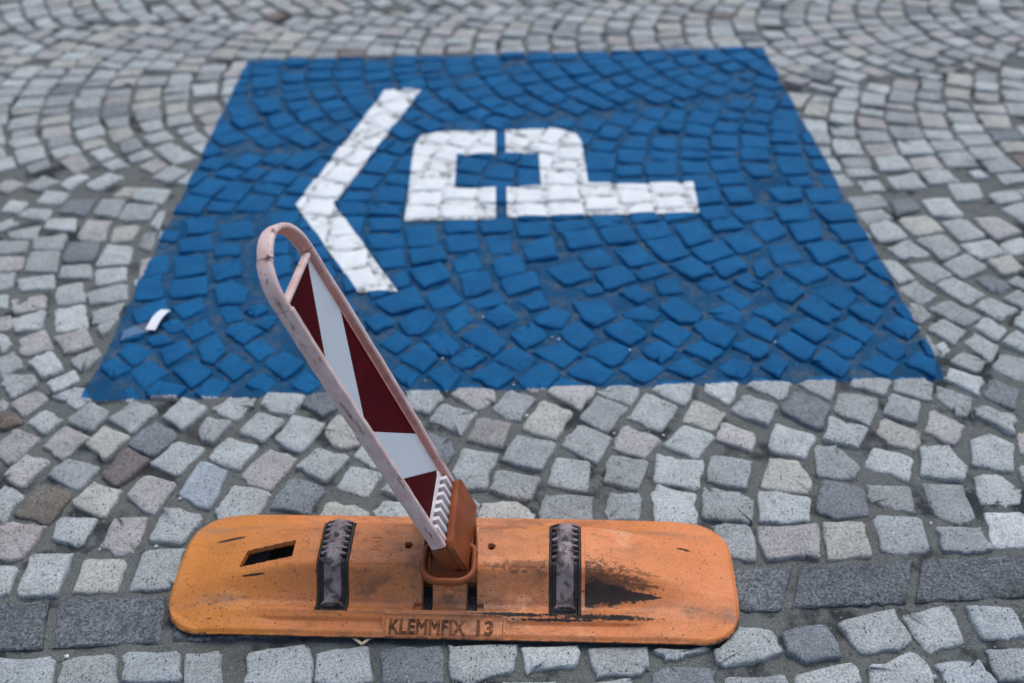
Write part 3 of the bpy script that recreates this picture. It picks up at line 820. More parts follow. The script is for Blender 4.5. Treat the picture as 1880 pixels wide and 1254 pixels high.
# ------------------------------------------------------------------ materials of the delineator
def mat_orange():
    t = NT('worn_orange_rubber'); p = t.obj()
    s = t.sep(p)
    big = t.noise(p, 7, 4, 0.6); md = t.noise(p, 30, 4, 0.65); fn = t.noise(p, 230, 3, 0.7)
    c = t.mix(t.ramp(big, 0.35, 0.68), (0.60, 0.195, 0.050, 1), (0.67, 0.225, 0.082, 1))
    # the left end kept its deeper yellowish orange
    c = t.mix(t.ramp(s[0], -.18, -.44, 0, .8), c, (0.56, 0.195, 0.024, 1))
    # grime settled over the middle of the plate
    grime = t.math('MULTIPLY', t.ramp(t.math('ABSOLUTE', s[0]), .30, .02, .0, 1.0), t.ramp(t.math('ADD', md, t.math('MULTIPLY', big, .5)), .55, .95, .25, 1.0))
    c = t.mix(t.math('MULTIPLY', grime, .85), c, (0.40, 0.165, 0.078, 1))
    # grey-brown bands at the foot of the front slope and on the back slope
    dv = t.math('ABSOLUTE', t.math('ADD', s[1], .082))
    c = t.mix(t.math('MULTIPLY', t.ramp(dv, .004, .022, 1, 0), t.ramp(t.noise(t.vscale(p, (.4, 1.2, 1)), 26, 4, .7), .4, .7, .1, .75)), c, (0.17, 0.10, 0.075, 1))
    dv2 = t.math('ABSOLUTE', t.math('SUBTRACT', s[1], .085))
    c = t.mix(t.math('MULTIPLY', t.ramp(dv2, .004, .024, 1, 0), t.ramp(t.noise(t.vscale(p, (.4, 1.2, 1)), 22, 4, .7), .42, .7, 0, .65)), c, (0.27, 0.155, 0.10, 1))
    soot = t.math('MULTIPLY', t.ramp(t.noise(t.vscale(p, (.55, 1.5, 1)), 19, 5, .75, .5), .45, .68), t.ramp(t.math('ABSOLUTE', s[0]), .42, .15, .25, .85))
    c = t.mix(t.math('MULTIPLY', soot, .85), c, (0.175, 0.080, 0.044, 1))
    pale = t.math('MULTIPLY', t.ramp(t.noise(p, 11, 4, .7), .56, .70), t.ramp(s[0], -.2, .2, .15, .6))
    c = t.mix(pale, c, (0.68, 0.36, 0.20, 1))
    # black dots and pits
    dots = t.math('MULTIPLY', t.ramp(t.voro(p, 95), .11, .21, 1, 0), t.ramp(t.noise(p, 20, 3, .65), .46, .54))
    c = t.mix(t.math('MULTIPLY', dots, .8), c, (.03, .024, .02, 1))
    # scratches, thin and stretched
    for sc, sx in ((1.0, (9, 70, 9)), (1.0, (60, 14, 14))):
        sr = t.math('MULTIPLY', t.ramp(t.noise(t.vscale(p, sx), 3.2, 4, .75, .9), .635, .68), t.ramp(t.noise(p, 12, 3), .46, .58))
        c = t.mix(t.math('MULTIPLY', sr, .8), c, (.05, .034, .026, 1))
    # the big scuff where the orange skin is gone and the black core shows
    def blob(cx, cy, rx, ry, rag, hard=.1):
        ex = t.math('DIVIDE', t.math('SUBTRACT', s[0], cx), rx); ey = t.math('DIVIDE', t.math('SUBTRACT', s[1], cy), ry)
        d = t.math('ADD', t.math('MULTIPLY', ex, ex), t.math('MULTIPLY', ey, ey))
        d = t.math('ADD', d, t.math('MULTIPLY', t.math('SUBTRACT', t.noise(p, 75, 5, .78), .5), rag))
        return t.ramp(d, 1-hard, 1+hard, 1, 0)
    cut = t.ramp(s[0], .2405, .2415)
    core = (.012, .016, .019, 1)
    # pointed patch: narrows to the right
    taper = t.ramp(s[0], .255, .385, 1.0, .12)
    fine_n = t.math('SUBTRACT', t.noise(t.vscale(p, (.75, 1.15, 1)), 150, 5, .8), .5)
    def patch(cy, hh, rag, lo, hi):
        e = t.math('DIVIDE', t.math('ABSOLUTE', t.math('SUBTRACT', s[1], cy)), t.math('MULTIPLY', taper, hh))
        e = t.math('ADD', t.math('ADD', e, t.math('MULTIPLY', fine_n, rag)), t.math('MULTIPLY', t.math('SUBTRACT', t.noise(p, 30, 3, .6), .5), 1.6))
        e = t.math('ADD', e, t.ramp(s[0], .36, .40, 0, 1.5))
        return t.math('MULTIPLY', t.ramp(e, lo, hi, 1, 0), cut)
    scuff = t.math('MAXIMUM', patch(-.0640, .017, 1.9, .62, 1.12), t.math('MULTIPLY', patch(-.050, .034, 5.0, .30, 1.0), .8))
    dots2 = t.math('MULTIPLY', patch(-.034, .030, 6.5, .0, .6), .6)
    bl2 = t.math('MULTIPLY', blob(.135, -.034, .055, .009, 11.0, .2), .55)
    st = t.math('MAXIMUM', blob(.12, -.1000, .08, .0028, 6.0, .6), blob(.28, -.1010, .080, .0042, 6.6, .6))
    st = t.math('MAXIMUM', st, blob(.19, -.1065, .075, .0022, 6.0, .25))
    lc = t.math('MULTIPLY', t.ramp(t.noise(t.vscale(p, (26, 42, 10)), 3.0, 4, .75, 1.2), .60, .66), t.math('MULTIPLY', t.ramp(s[0], -.30, -.46, 0, 1), t.ramp(s[1], -.02, -.09, 0, 1)))
    sc3 = t.math('MAXIMUM', lc, blob(-.36, -.045, .022, .0018, 3.0, .3))
    sc3 = t.math('MAXIMUM', sc3, t.math('MAXIMUM', blob(-.425, .045, .03, .0035, 3.0, .3), blob(.425, .040, .013, .0028, 5.0, .3)))
    worn = t.math('MAXIMUM', t.math('MAXIMUM', scuff, dots2), t.math('MAXIMUM', t.math('MAXIMUM', bl2, st), sc3))
    c = t.mix(t.math('MULTIPLY', worn, .96), c, core)
    # rubbed black lower edge
    low = t.ramp(t.math('ADD', s[2], t.math('MULTIPLY', t.math('SUBTRACT', t.noise(p, 40, 4, .7), .5), .010)), .0085, .0125, 1, 0)
    c = t.mix(t.math('MULTIPLY', low, .93), c, (.018, .017, .017, 1))
    c = t.mix(1.0, c, t.mix(t.ramp(fn, .3, .7), (.86, .86, .86, 1), (1.1, 1.1, 1.1, 1)), 'MULTIPLY')
    t.bump(t.math('ADD', t.math('MULTIPLY', fn, .4), md), .35, .0016)
    return t.done(c, t.math('ADD', t.ramp(md, .3, .7, .42, .62), t.math('MULTIPLY', worn, .3)), .35)

def mat_simple(name, c0, c1, scale=30, rough=.6, spec=.3, dirt=None, dirt_amt=.6, dirt_scale=40, bump=.25, thr=(.52, .66), stretch=(1, 1, 1)):
    t = NT(name); p = t.obj()
    c = t.mix(t.ramp(t.noise(p, scale, 4, .6), .35, .65), c0+(1,), c1+(1,))
    if dirt:
        c = t.mix(t.math('MULTIPLY', t.ramp(t.noise(t.vscale(p, stretch), dirt_scale, 5, .72, .4), *thr), dirt_amt), c, dirt+(1,))
    t.bump(t.noise(p, 150, 4, .65), bump, .0015)
    return t.done(c, rough, spec)

M_ORANGE = mat_orange()
M_RUST = mat_simple('red_brown_holder', (.185, .045, .013), (.25, .064, .017), 18, .45, .35, (.07, .024, .012), .7, 22, .12, (.55, .72))
M_PINK = mat_simple('faded_pink_frame', (.62, .42, .385), (.70, .54, .51), 26, .55, .3, (.085, .048, .042), .85, 44, .45, (.55, .66), (1.7, 1.7, .34))
M_SALMON = mat_simple('salmon_frame_inside', (.56, .25, .20), (.62, .31, .26), 26, .55, .35, (.25, .10, .08), .4, 50, .2)
M_RED = mat_simple('dark_red_sheeting', (.048, .0018, .0038), (.060, .0024, .0048), 20, .5, .05, (.42, .36, .34), .8, 85, .03, (.715, .735))
M_PLWHITE = mat_simple('white_plastic', (.62, .58, .59), (.72, .69, .70), 30, .5, .4, (.22, .15, .13), .6, 60, .2, (.58, .70))
M_BLACK = mat_simple('black_rubber', (.012, .012, .013), (.028, .026, .026), 40, .6, .4, (.07, .055, .045), .5, 60, .4)
M_STRIP = mat_simple('grey_violet_reflector', (.18, .138, .135), (.28, .232, .235), 40, .5, .35, (.035, .027, .027), .9, 45, .5, (.46, .62))
M_DIRTY = mat_simple('dirty_letter_edge', (.13, .056, .028), (.27, .110, .046), 50, .8, .2, (.030, .022, .018), .8, 60, .3, (.45, .6))

def mat_sheet():
    t = NT('white_prismatic_sheeting'); p = t.obj(); s = t.sep(p)
    # fine honeycomb of the reflective film
    a = t.math('SINE', t.math('MULTIPLY', t.math('ADD', s[1], t.math('MULTIPLY', s[2], .6)), 2100))
    b = t.math('SINE', t.math('MULTIPLY', t.math('SUBTRACT', s[1], t.math('MULTIPLY', s[2], .6)), 2100))
    w = t.ramp(t.math('MAXIMUM', a, b), .75, 1.0, 0, 1)
    c = t.mix(t.math('MULTIPLY', w, .35), (.44, .495, .545, 1), (.62, .66, .70, 1))
    c = t.mix(t.ramp(t.noise(p, 14, 3), .45, .7, 0, .35), c, (.42, .45, .48, 1))
    cr = t.math('MULTIPLY', t.ramp(t.noise(t.vscale(p, (10, 60, 8)), 3, 4, .7, 1.0), .68, .70), t.ramp(t.noise(p, 16, 2), .5, .6))
    c = t.mix(t.math('MULTIPLY', cr, .8), c, (.06, .06, .07, 1))
    t.bump(w, .15, .0006)
    return t.done(c, .4, .25)
M_SHEET = mat_sheet()

# ------------------------------------------------------------------ the delineator: plate, socket and leaning panel
BX, BY, BYAW = -.120, 1.199, -.055
delin = bpy.data.objects.new('traffic_delineator', None); link(delin)
delin.location = (BX, BY, 0); delin.rotation_euler = (0, 0, BYAW)
thing(delin, 'worn orange rubber base plate with a leaning red and white striped marker panel', 'delineator')
UL, VW, CORN = .517, .139, .072

def smooth(a, b, x):
    t = np.clip((x-a)/(b-a), 0, 1); return t*t*(3-2*t)
PV = np.array([-.150, -.1285, -.1275, -.108, -.1035, -.092, -.080, -.066, -.041, -.034, .040, .056, .078, .098, .112, .124, .150])
PZ = np.array([.0165, .0185, .019, .0245, .0300, .0295, .0275, .041, .0840, .0885, .0935, .0895, .062, .034, .029, .026, .018])
EV = np.array([-.150, -.120, -.09, -.05, 0, .05, .09, .120, .150])
EZ = np.array([.0165, .022, .030, .0400, .0440, .0420, .032, .024, .017])
def plate_z(u, v):
    zm = np.interp(v, PV, PZ); ze = np.interp(v, EV, EZ)
    # soften the profile
    zm = (zm + np.interp(v-.003, PV, PZ) + np.interp(v+.003, PV, PZ))/3
    e = smooth(.490, .225, np.abs(u))
    z = ze + (zm-ze)*e
    z = z - .014*smooth(.40, .52, np.abs(u))
    return np.maximum(z, .015)

def poly_mask(u, v, pl):
    c = np.zeros(u.shape, bool); j = len(pl)-1
    for i in range(len(pl)):
        xi, yi = pl[i]; xj, yj = pl[j]
        with np.errstate(divide='ignore', invalid='ignore'):
            hit = ((yi > v) != (yj > v)) & (u < (xj-xi)*(v-yi)/(yj-yi+1e-12)+xi)
        c ^= hit; j = i
    return c
def rect(u0, u1, v0, v1): return [(u0, v0), (u1, v0), (u1, v1), (u0, v1)]
SLOT = [(-.391, -.027), (-.290, -.020), (-.290, .015), (-.382, .008)]
REFL = [(-.2125, .0275), (.2055, .0275)]          # centre u, half width
def plate_detail(u, v, z):
    # groove either side of the name panel, and the panel itself
    gr = smooth(.109, .112, np.abs(u+.008))*smooth(.36, .30, np.abs(u))
    z = z - gr*.0055*smooth(-.127, -.1235, v)*smooth(-.1085, -.112, v)
    lab = (np.abs(u+.008) < .105) & (v > -.1385) & (v < -.1035)
    z = np.where(lab, z-.0022, z)
    fr = (np.abs(u+.008) < .1075) & (v > -.1385) & (v < -.1010) & ~lab
    z = np.where(fr, z+.0012, z)
    z = z + .0032*np.exp(-((v+.0965)/.0045)**2)*smooth(.40, .30, np.abs(u))
    # moulding seams
    z = z - .0010*(np.abs(v+.0385) < .0011)*(np.abs(u) < .19)
    for us in (-.247, .240): z = z - .0007*(np.abs(u-us) < .0010)*(v > -.10)*(v < .10)
    # reflector beds
    for uc, hw in REFL:
        m = (np.abs(u-uc) < hw+.0012) & (v > -.0985) & (v < .066)
        z = np.where(m, z-.009, z)
    # bolt holes
    for uh, vh in ((-.079, .003), (.072, .003)):
        z = np.where((u-uh)**2+(v-vh)**2 < .0065**2, z-.010, z)
    # open slot
    z = np.where(poly_mask(u, v, SLOT), z-.010, z)
    # socket well with its side gaps and feet
    well = (u > -.050) & (u < .046) & (v > -.048) & (v < .105)
    z = np.where(well, np.minimum(z, .030), z)
    gap = (((u > -.051) & (u < -.032)) | ((u > .029) & (u < .047))) & (v > -.094) & (v <= -.030)
    foot = (((u > -.064) & (u < -.032)) | ((u > .029) & (u < .061))) & (v > -.094) & (v <= -.078)
    z = np.where(gap, z-.016, z); z = np.where(foot & ~gap, np.minimum(z, .021), z)
    tongue = (u > -.032) & (u < .029) & (v > -.094) & (v < -.048)
    z = np.where(tongue, np.minimum(z, .034+.34*np.clip(v+.094, 0, .06)+.004*(v > -.062)), z)
    return z

NU, NV = 700, 190
su = np.linspace(-1, 1, NU+1); U1 = UL*np.sin(su*math.pi/2*.86)/math.sin(math.pi/2*.86)
sv = np.linspace(-1, 1, NV+1)
ext = np.clip(np.abs(U1)-(UL-CORN), 0, CORN)
half_w = VW-CORN+np.sqrt(np.maximum(CORN**2-ext**2, 0))
UU = np.repeat(U1[:, None], NV+1, 1); VV = half_w[:, None]*sv[None, :]
# slightly wavy worn outline
ZZ = plate_z(UU, VV)
de = np.minimum((1-np.abs(sv))[None, :]*half_w[:, None], (UL-np.abs(UU)))
ZZ = plate_detail(UU, VV, ZZ)
ZZ = ZZ - .006*smooth(.009, 0.0, de)**1.5
top = np.stack([UU, VV, ZZ], -1).reshape(-1, 3)
idx = lambda i, j: i*(NV+1)+j
I, J = np.meshgrid(np.arange(NU), np.arange(NV), indexing='ij')
a = (I*(NV+1)+J).ravel()
hole = poly_mask(UU, VV, SLOT) | ((UU+.079)**2+(VV-.003)**2 < .0065**2) | ((UU-.072)**2+(VV-.003)**2 < .0065**2)
hole |= (((UU > -.051) & (UU < -.032)) | ((UU > .029) & (UU < .047))) & (VV > -.094) & (VV <= -.030)
hole = hole.ravel(); fq = np.stack([a, a+NV+1, a+NV+2, a+1], -1)
faces = fq[~hole[fq].all(1)].tolist()
ring = [idx(i, 0) for i in range(NU+1)]+[idx(NU, j) for j in range(1, NV+1)]+[idx(i, NV) for i in range(NU-1, -1, -1)]+[idx(0, j) for j in range(NV-1, 0, -1)]
verts = top.tolist(); base0 = len(verts)
for zz, ins_ in ((.0085, -.0006), (.0065, .003), (.0005, .010)):
    for r in ring: x, y, _ = verts[r]; verts.append([x*(1-ins_/UL), y*(1-ins_/VW), zz])
n = len(ring)
for i in range(n):
    j = (i+1) % n
    faces.append([ring[i], base0+i, base0+j, ring[j]])
    faces.append([base0+i, base0+n+i, base0+n+j, base0+j])
    faces.append([base0+n+i, base0+2*n+i, base0+2*n+j, base0+n+j])
plate = mesh_obj('base_plate', verts, faces, M_ORANGE, delin)
me = plate.data
me.polygons.foreach_set('use_smooth', [True]*len(me.polygons))
me.set_sharp_from_angle(angle=math.radians(38))

def surf(u, v): return float(plate_z(np.array([u]), np.array([v]))[0])

# name panel lettering, raised outlines
def text_mesh(body, size, name, parent, mat, loc_fn, width, x0, extrude):
    cu = bpy.data.curves.new('t', 'FONT'); cu.body = body; cu.size = size; cu.space_character = 1.08
    cu.fill_mode = 'NONE'; cu.bevel_depth = .0013; cu.bevel_resolution = 1; cu.resolution_u = 3
    ob = bpy.data.objects.new('t', cu); scn.collection.objects.link(ob)
    dg = bpy.context.evaluated_depsgraph_get(); dg.update()
    m = bpy.data.meshes.new_from_object(ob.evaluated_get(dg))
    co = np.zeros(len(m.vertices)*3); m.vertices.foreach_get('co', co); co = co.reshape(-1, 3)
    mn, mx = co.min(0), co.max(0)
    co[:, 0] = x0+(co[:, 0]-mn[0])/(mx[0]-mn[0])*width
    co[:, 1] = (co[:, 1]-mn[1])/(mx[1]-mn[1])
    for k in range(len(co)): co[k] = loc_fn(co[k])
    m.vertices.foreach_set('co', co.ravel()); m.name = name
    m.materials.clear(); m.materials.append(mat); m.update()
    bpy.data.objects.remove(ob); bpy.data.curves.remove(cu)
    o = link(bpy.data.objects.new(name, m), parent); return o
def on_label(c):
    v = -.1345+.0265*c[1]; return (c[0], v, surf(c[0], v)-.0022+c[2]*1.0)
text_mesh('KLEMMFIX', .03, 'lettering', plate, M_DIRTY, on_label, .136, -.105, .001)['label'] = 'moulded name lettering'
text_mesh('13', .03, 'lettering', plate, M_DIRTY, on_label, .030, .050, .001)['label'] = 'moulded number 13'

# small moulded mark between reflector and socket: a raised outlined box with two bars
V = []; Fc = []
def slab(u0, u1, v0, v1, h=.0011):
    o = len(V)
    for dz in (-.001, h):
        for a_, b_ in ((u0, v0), (u1, v0), (u1, v1), (u0, v1)): V.append((a_, b_, surf(a_, b_)+dz))
    Fc.extend([(o, o+1, o+5, o+4), (o+1, o+2, o+6, o+5), (o+2, o+3, o+7, o+6), (o+3, o, o+4, o+7), (o+4, o+5, o+6, o+7)])
mu, mv = -.139, .006
slab(mu-.008, mu+.008, mv+.0125, mv+.0138); slab(mu-.008, mu+.008, mv-.0138, mv-.0125)
slab(mu-.0093, mu-.008, mv-.0138, mv+.0138); slab(mu+.008, mu+.0093, mv-.0138, mv+.0138)
slab(mu-.005, mu+.005, mv+.003, mv+.008); slab(mu-.005, mu+.005, mv-.008, mv-.002)
mesh_obj('moulded_mark', V, Fc, M_ORANGE, plate, smooth=False)

# ribbed reflectors laid over the hump
def refl(uc, hw):
    vs_ = np.linspace(-.096, .0635, 44)
    V = []; Fc = []
    prof = [(-hw, -.004), (-hw, .0005), (-hw+.003, .0015), (-hw+.006, -.0035), (hw-.006, -.0035), (hw-.003, .0015), (hw, .0005), (hw, -.004)]
    for v in vs_:
        z = surf(uc, v)
        for du, dz in prof: V.append((uc+du, v, z+dz-.001))
    m = len(prof)
    for i in range(len(vs_)-1):
        for j in range(m-1): Fc.append((i*m+j, (i+1)*m+j, (i+1)*m+j+1, i*m+j+1))
    for e in (0, len(vs_)-1): Fc.append(tuple(e*m+j for j in range(m)))
    tray = mesh_obj('reflector', V, Fc, M_BLACK, plate, smooth=False)
    # raised grey strip with a toothed outline on the upper half
    V = []; Fc = []
    vs2 = np.linspace(-.086, .060, 74)
    for i, v in enumerate(vs2):
        z = surf(uc, v); k = i/(len(vs2)-1)
        tooth = (k > .36) and ((k*11.5) % 1.0) < .40
        w = .0240 if tooth else .0160
        if k < .06: w = .0150+.006*(1-k/.06)
        for du, dz in ((-w, -.006), (-w+.0012, .0050), (-.0105, .0095), (0, .0110), (.0105, .0095), (w-.0012, .0050), (w, -.006)):
            V.append((uc+du, v, z+dz-.0015))
    for i in range(len(vs2)-1):
        for j in range(6): Fc.append((i*7+j, (i+1)*7+j, (i+1)*7+j+1, i*7+j+1))
    for e in (0, len(vs2)-1): Fc.append(tuple(e*7+j for j in range(7)))
    mesh_obj('reflector_strip', V, Fc, M_STRIP, plate, smooth=False)
    # screw
    N = 12; V = []; z = surf(uc, .016)+.0096
    for r, dz in ((.0050, 0.0), (.0050, .0007), (.0035, .0009)): V += [(uc+r*math.cos(k*2*math.pi/N), .016+r*math.sin(k*2*math.pi/N), z+dz) for k in range(N)]
    Fc = [(r*N+i, r*N+(i+1) % N, (r+1)*N+(i+1) % N, (r+1)*N+i) for r in range(2) for i in range(N)]+[tuple(2*N+i for i in range(N))]
    mesh_obj('screw', V, Fc, M_BLACK, plate, smooth=False)
for uc, hw in REFL: refl(uc, hw)

# ---- frame of the leaning panel, in world metres
PO = np.array([-.143, 1.224, .1985]); EW = np.array([.0919, .9958, 0]); EL = np.array([-.354, .0327, .9346]); EN = np.array([.9307, -.0859, .3556])
EW /= np.linalg.norm(EW); EN = np.cross(EW, EL)
if EN[0] < 0: EN = -EN
EN /= np.linalg.norm(EN)
panel_m = Matrix(((EN[0], EW[0], EL[0], PO[0]), (EN[1], EW[1], EL[1], PO[1]), (EN[2], EW[2], EL[2], PO[2]), (0, 0, 0, 1)))
bpy.context.view_layer.update()
def in_panel(o):
    """geometry given as (n, w, l): put the object into the panel's frame under the delineator"""
    o.parent = delin; o.matrix_local = (Matrix.Translation((BX, BY, 0)) @ Matrix.Rotation(BYAW, 4, 'Z')).inverted() @ panel_m
    return o

def prism(name, poly, n0, n1, mat, parent=None, bev=0.0, smooth_=False):
    """polygon in (w,l), thick from n0 to n1 (panel frame axes: x=n, y=w, z=l)"""
    poly = ccw(poly); k = len(poly)
    V = [(n0, w, l) for w, l in poly]+[(n1, w, l) for w, l in poly]
    Fc = [tuple(reversed(range(k))), tuple(range(k, 2*k))]+[(i, (i+1) % k, k+(i+1) % k, k+i) for i in range(k)]
    me = bpy.data.meshes.new(name); bm = bmesh.new()
    vv = [bm.verts.new(v) for v in V]
    for f in Fc: bm.faces.new([vv[i] for i in f])
    bmesh.ops.recalc_face_normals(bm, faces=bm.faces)
    if bev: bmesh.ops.bevel(bm, geom=list(bm.edges), offset=bev, segments=2, affect='EDGES', profile=.6)
    bm.to_mesh(me); bm.free(); me.materials.append(mat)
    o = link(bpy.data.objects.new(name, me), parent)
    if bev: me.polygons.foreach_set('use_smooth', [True]*len(me.polygons)); me.set_sharp_from_angle(angle=math.radians(40))
    return o

panel = in_panel(prism('marker_panel', [(-.0675, -.010), (.0675, -.010), (.0675, .492), (-.0675, .492)], -.013, -.006, M_PLWHITE))
def sheet(name, poly, mat): return prism(name, poly, -.0060+.0002, -.0052, mat, panel)
sheet('red_stripe', [(-.066, .490), (.062, .490), (-.066, .363)], M_RED)
sheet('white_stripe', [(.0625, .490), (.066, .490), (.066, .380), (-.066, .2315), (-.066, .3625)], M_SHEET)
sheet('red_stripe', [(.066, .3795), (.066, .0955), (-.066, .2310)], M_RED)
sheet('white_stripe', [(-.066, .2305), (.066, .0950), (.066, .002), (-.066, .1155)], M_SHEET)
sheet('red_stripe', [(-.066, .1150), (.060, .0055), (.052, .000), (-.066, -.004)], M_RED)

def sweep(name, path, prof, mats, midx, parent, closed_prof=True):
    """profile (s outward, n) swept along a path of (w, l, normal_w, normal_l, scale, dn)"""
    V = []; Fc = []; mi = []
    m = len(prof)
    for (w, l, nw, nl, k, dn) in path:
        for s, nn in prof: V.append((nn*k+dn, w+nw*s*k, l+nl*s*k))
    for i in range(len(path)-1):
        for j in range(m):
            Fc.append((i*m+j, (i+1)*m+j, (i+1)*m+(j+1) % m, i*m+(j+1) % m)); mi.append(midx[j])
    Fc.append(tuple(range(m))); mi.append(0)
    Fc.append(tuple(reversed(range((len(path)-1)*m, len(path)*m)))); mi.append(0)
    me = bpy.data.meshes.new(name); me.from_pydata(V, [], Fc)
    for mm in mats: me.materials.append(mm)
    me.polygons.foreach_set('material_index', mi)
    bm = bmesh.new(); bm.from_mesh(me); bmesh.ops.recalc_face_normals(bm, faces=bm.faces); bm.to_mesh(me); bm.free()
    me.polygons.foreach_set('use_smooth', [True]*len(me.polygons)); me.set_sharp_from_angle(angle=math.radians(50))
    return link(bpy.data.objects.new(name, me), parent)
RC = .0725
PROF = [(.0045, -.0185), (.0062, -.013), (.0062, .003), (.0048, .0072), (.0015, .0085), (-.0025, .0078), (-.0042, .005), (-.0050, -.0045), (-.0100, -.0058), (-.0100, -.0140), (-.003, -.0185)]
PMI = [0, 0, 0, 0, 0, 0, 1, 1, 1, 0, 0]
def jitter_path(pts):
    return [(w+rng.normal(0, .0004), l, a, b, 1+rng.normal(0, .012), rng.normal(0, .0004)) for w, l, a, b in pts]
RAILTOP = .500
near_pts = [(-RC-.002*math.sin(math.pi*(l+.05)/.55), l, -1, 0) for l in np.linspace(-.048, RAILTOP-.012, 26)]
far_pts = [(RC+.004*math.sin(math.pi*(l+.05)/.55), l, 1, 0) for l in np.linspace(-.045, RAILTOP-.002, 26)]
sweep('frame_rail', jitter_path(near_pts), PROF, [M_PINK, M_SALMON], PMI, panel)
sweep('frame_rail', jitter_path(far_pts), PROF, [M_PINK, M_SALMON], PMI, panel)
def hoop(a0, a1, k=1.0, dn=0.0):
    out = []
    for t in np.linspace(a0, a1, 26):
        c, s = math.cos(t), math.sin(t); out.append((RC*c, RAILTOP+RC*s*1.02, c, s, k, dn))
    return out
HPROF = [(.0045, -.0170), (.0062, -.012), (.0062, .003), (.0048, .0068), (.0015, .0080), (-.0018, .0072), (-.0032, .004), (-.0048, -.003), (-.0080, -.0050), (-.0080, -.0115), (-.003, -.0170)]
CRK = math.radians(127)
sweep('handle_hoop', hoop(0.0, CRK-.012), HPROF, [M_PINK, M_SALMON], PMI, panel)
sweep('handle_hoop', hoop(CRK+.012, math.pi+.14, 1.0, -.0018), HPROF, [M_PINK, M_SALMON], PMI, panel)
prism('crossbar', [(-.0665, .4905), (.0665, .4905), (.0665, .4975), (-.0665, .4975)], -.0115, .002, M_PINK, panel, .003)

# comb of ribs at the foot of the panel
foot = prism('rib_comb', [(-.068, -.0135), (.068, -.0135), (.066, .001), (.060, .001), (-.068, -.0035)], -.0128, -.0046, M_PLWHITE, panel, .001)
for k in range(7):
    w = -.060+k*.0195
    prism('rib', [(w-.0034, -.050), (w+.0030, -.050), (w+.0044, -.0125), (w-.0044, -.0125)], -.014, .007-.0006*(k % 2), M_PLWHITE, panel, .0012)
prism('rib_comb', [(-.068, -.0560), (.070, -.0560), (.070, -.0490), (-.068, -.0490)], -.012, .0015, M_PLWHITE, panel, .0015)
prism('shade_backing', [(-.066, -.055), (.066, -.055), (.066, -.0125), (-.066, -.0125)], -.018, -.0132, M_BLACK, panel)  # black slab painted in for the shaded interior behind the ribs

# socket (holder) in red-brown plastic, clamping the foot of the panel
def sub(name, poly, n0, n1, mat, parent, bev):
    o = prism(name, poly, n0, n1, mat, None, bev); return o
holder = in_panel(prism('holder', [(-.076, -.122), (.078, -.122), (.080, -.046), (.068, -.036), (-.064, -.048), (-.076, -.058)], .006, .0205, M_RUST, None, .004))
prism('holder_cheek', [(-.073, -.118), (.074, -.118), (.074, -.062), (-.073, -.062)], -.026, .0055, M_RUST, holder, .003)

def ring_d(name, parent):
    """D-shaped loop lying in front of the socket, in plate coordinates"""
    u0, u1, v0, v1, z = -.047, .044, -.079, -.010, .092
    pts = []
    def arc(cx, cy, r, a0, a1, k=7):
        for t in np.linspace(a0, a1, k): pts.append((cx+r*math.cos(t), cy+r*math.sin(t)))
    arc(u0+.014, v1-.002, .013, math.pi, math.pi/2); arc(u1-.014, v1-.002, .013, math.pi/2, 0)
    arc(u1-.030, v0+.030, .030, 0, -math.pi/2); arc(u0+.030, v0+.030, .030, -math.pi/2, -math.pi)
    N = len(pts); m = 10; V = []; Fc = []
    for i in range(N):
        p, q = pts[i-1], pts[(i+1) % N]
        tx, ty = q[0]-p[0], q[1]-p[1]; L = math.hypot(tx, ty); nx, ny = ty/L, -tx/L
        for k in range(m):
            t = 2*math.pi*k/m; ru, rz = .0058, .0085
            V.append((pts[i][0]+nx*ru*math.cos(t), pts[i][1]+ny*ru*math.cos(t), z+rz*math.sin(t)+ .06*(pts[i][1]+.04)*0))
    for i in range(N):
        for k in range(m): Fc.append((i*m+k, ((i+1) % N)*m+k, ((i+1) % N)*m+(k+1) % m, i*m+(k+1) % m))
    o = mesh_obj(name, V, Fc, M_RUST, None)
    o.parent = parent; return o
loop = ring_d('holder_loop', None); loop.parent = delin
def plate_box(name, u0, u1, v0, v1, z0, z1, mat, parent, bev=.002):
    me = bpy.data.meshes.new(name); bm = bmesh.new()
    bmesh.ops.create_cube(bm, size=1.0)
    for v in bm.verts: v.co = ((u0+u1)/2+v.co.x*(u1-u0), (v0+v1)/2+v.co.y*(v1-v0), (z0+z1)/2+v.co.z*(z1-z0))
    bmesh.ops.bevel(bm, geom=list(bm.edges), offset=bev, segments=2, affect='EDGES', profile=.6)
    bm.to_mesh(me); bm.free(); me.materials.append(mat)
    return link(bpy.data.objects.new(name, me), parent)
plate_box('holder_foot', -.040, .038, -.012, .088, .0305, .094, M_RUST, delin, .004)
plate_box('holder_tray', -.036, .034, -.050, -.013, .062, .0835, M_RUST, delin, .003)
# bolt on the tongue
N = 14; V = []
for r, z in ((.011, .047), (.011, .0505), (.008, .0530), (.004, .0540)): V += [(-.002+r*math.cos(k*2*math.pi/N), -.066+r*math.sin(k*2*math.pi/N), z) for k in range(N)]
Fc = [(r*N+i, r*N+(i+1) % N, (r+1)*N+(i+1) % N, (r+1)*N+i) for r in range(3) for i in range(N)]+[tuple(3*N+i for i in range(N))]
mesh_obj('bolt', V, Fc, M_ORANGE, plate, smooth=False)

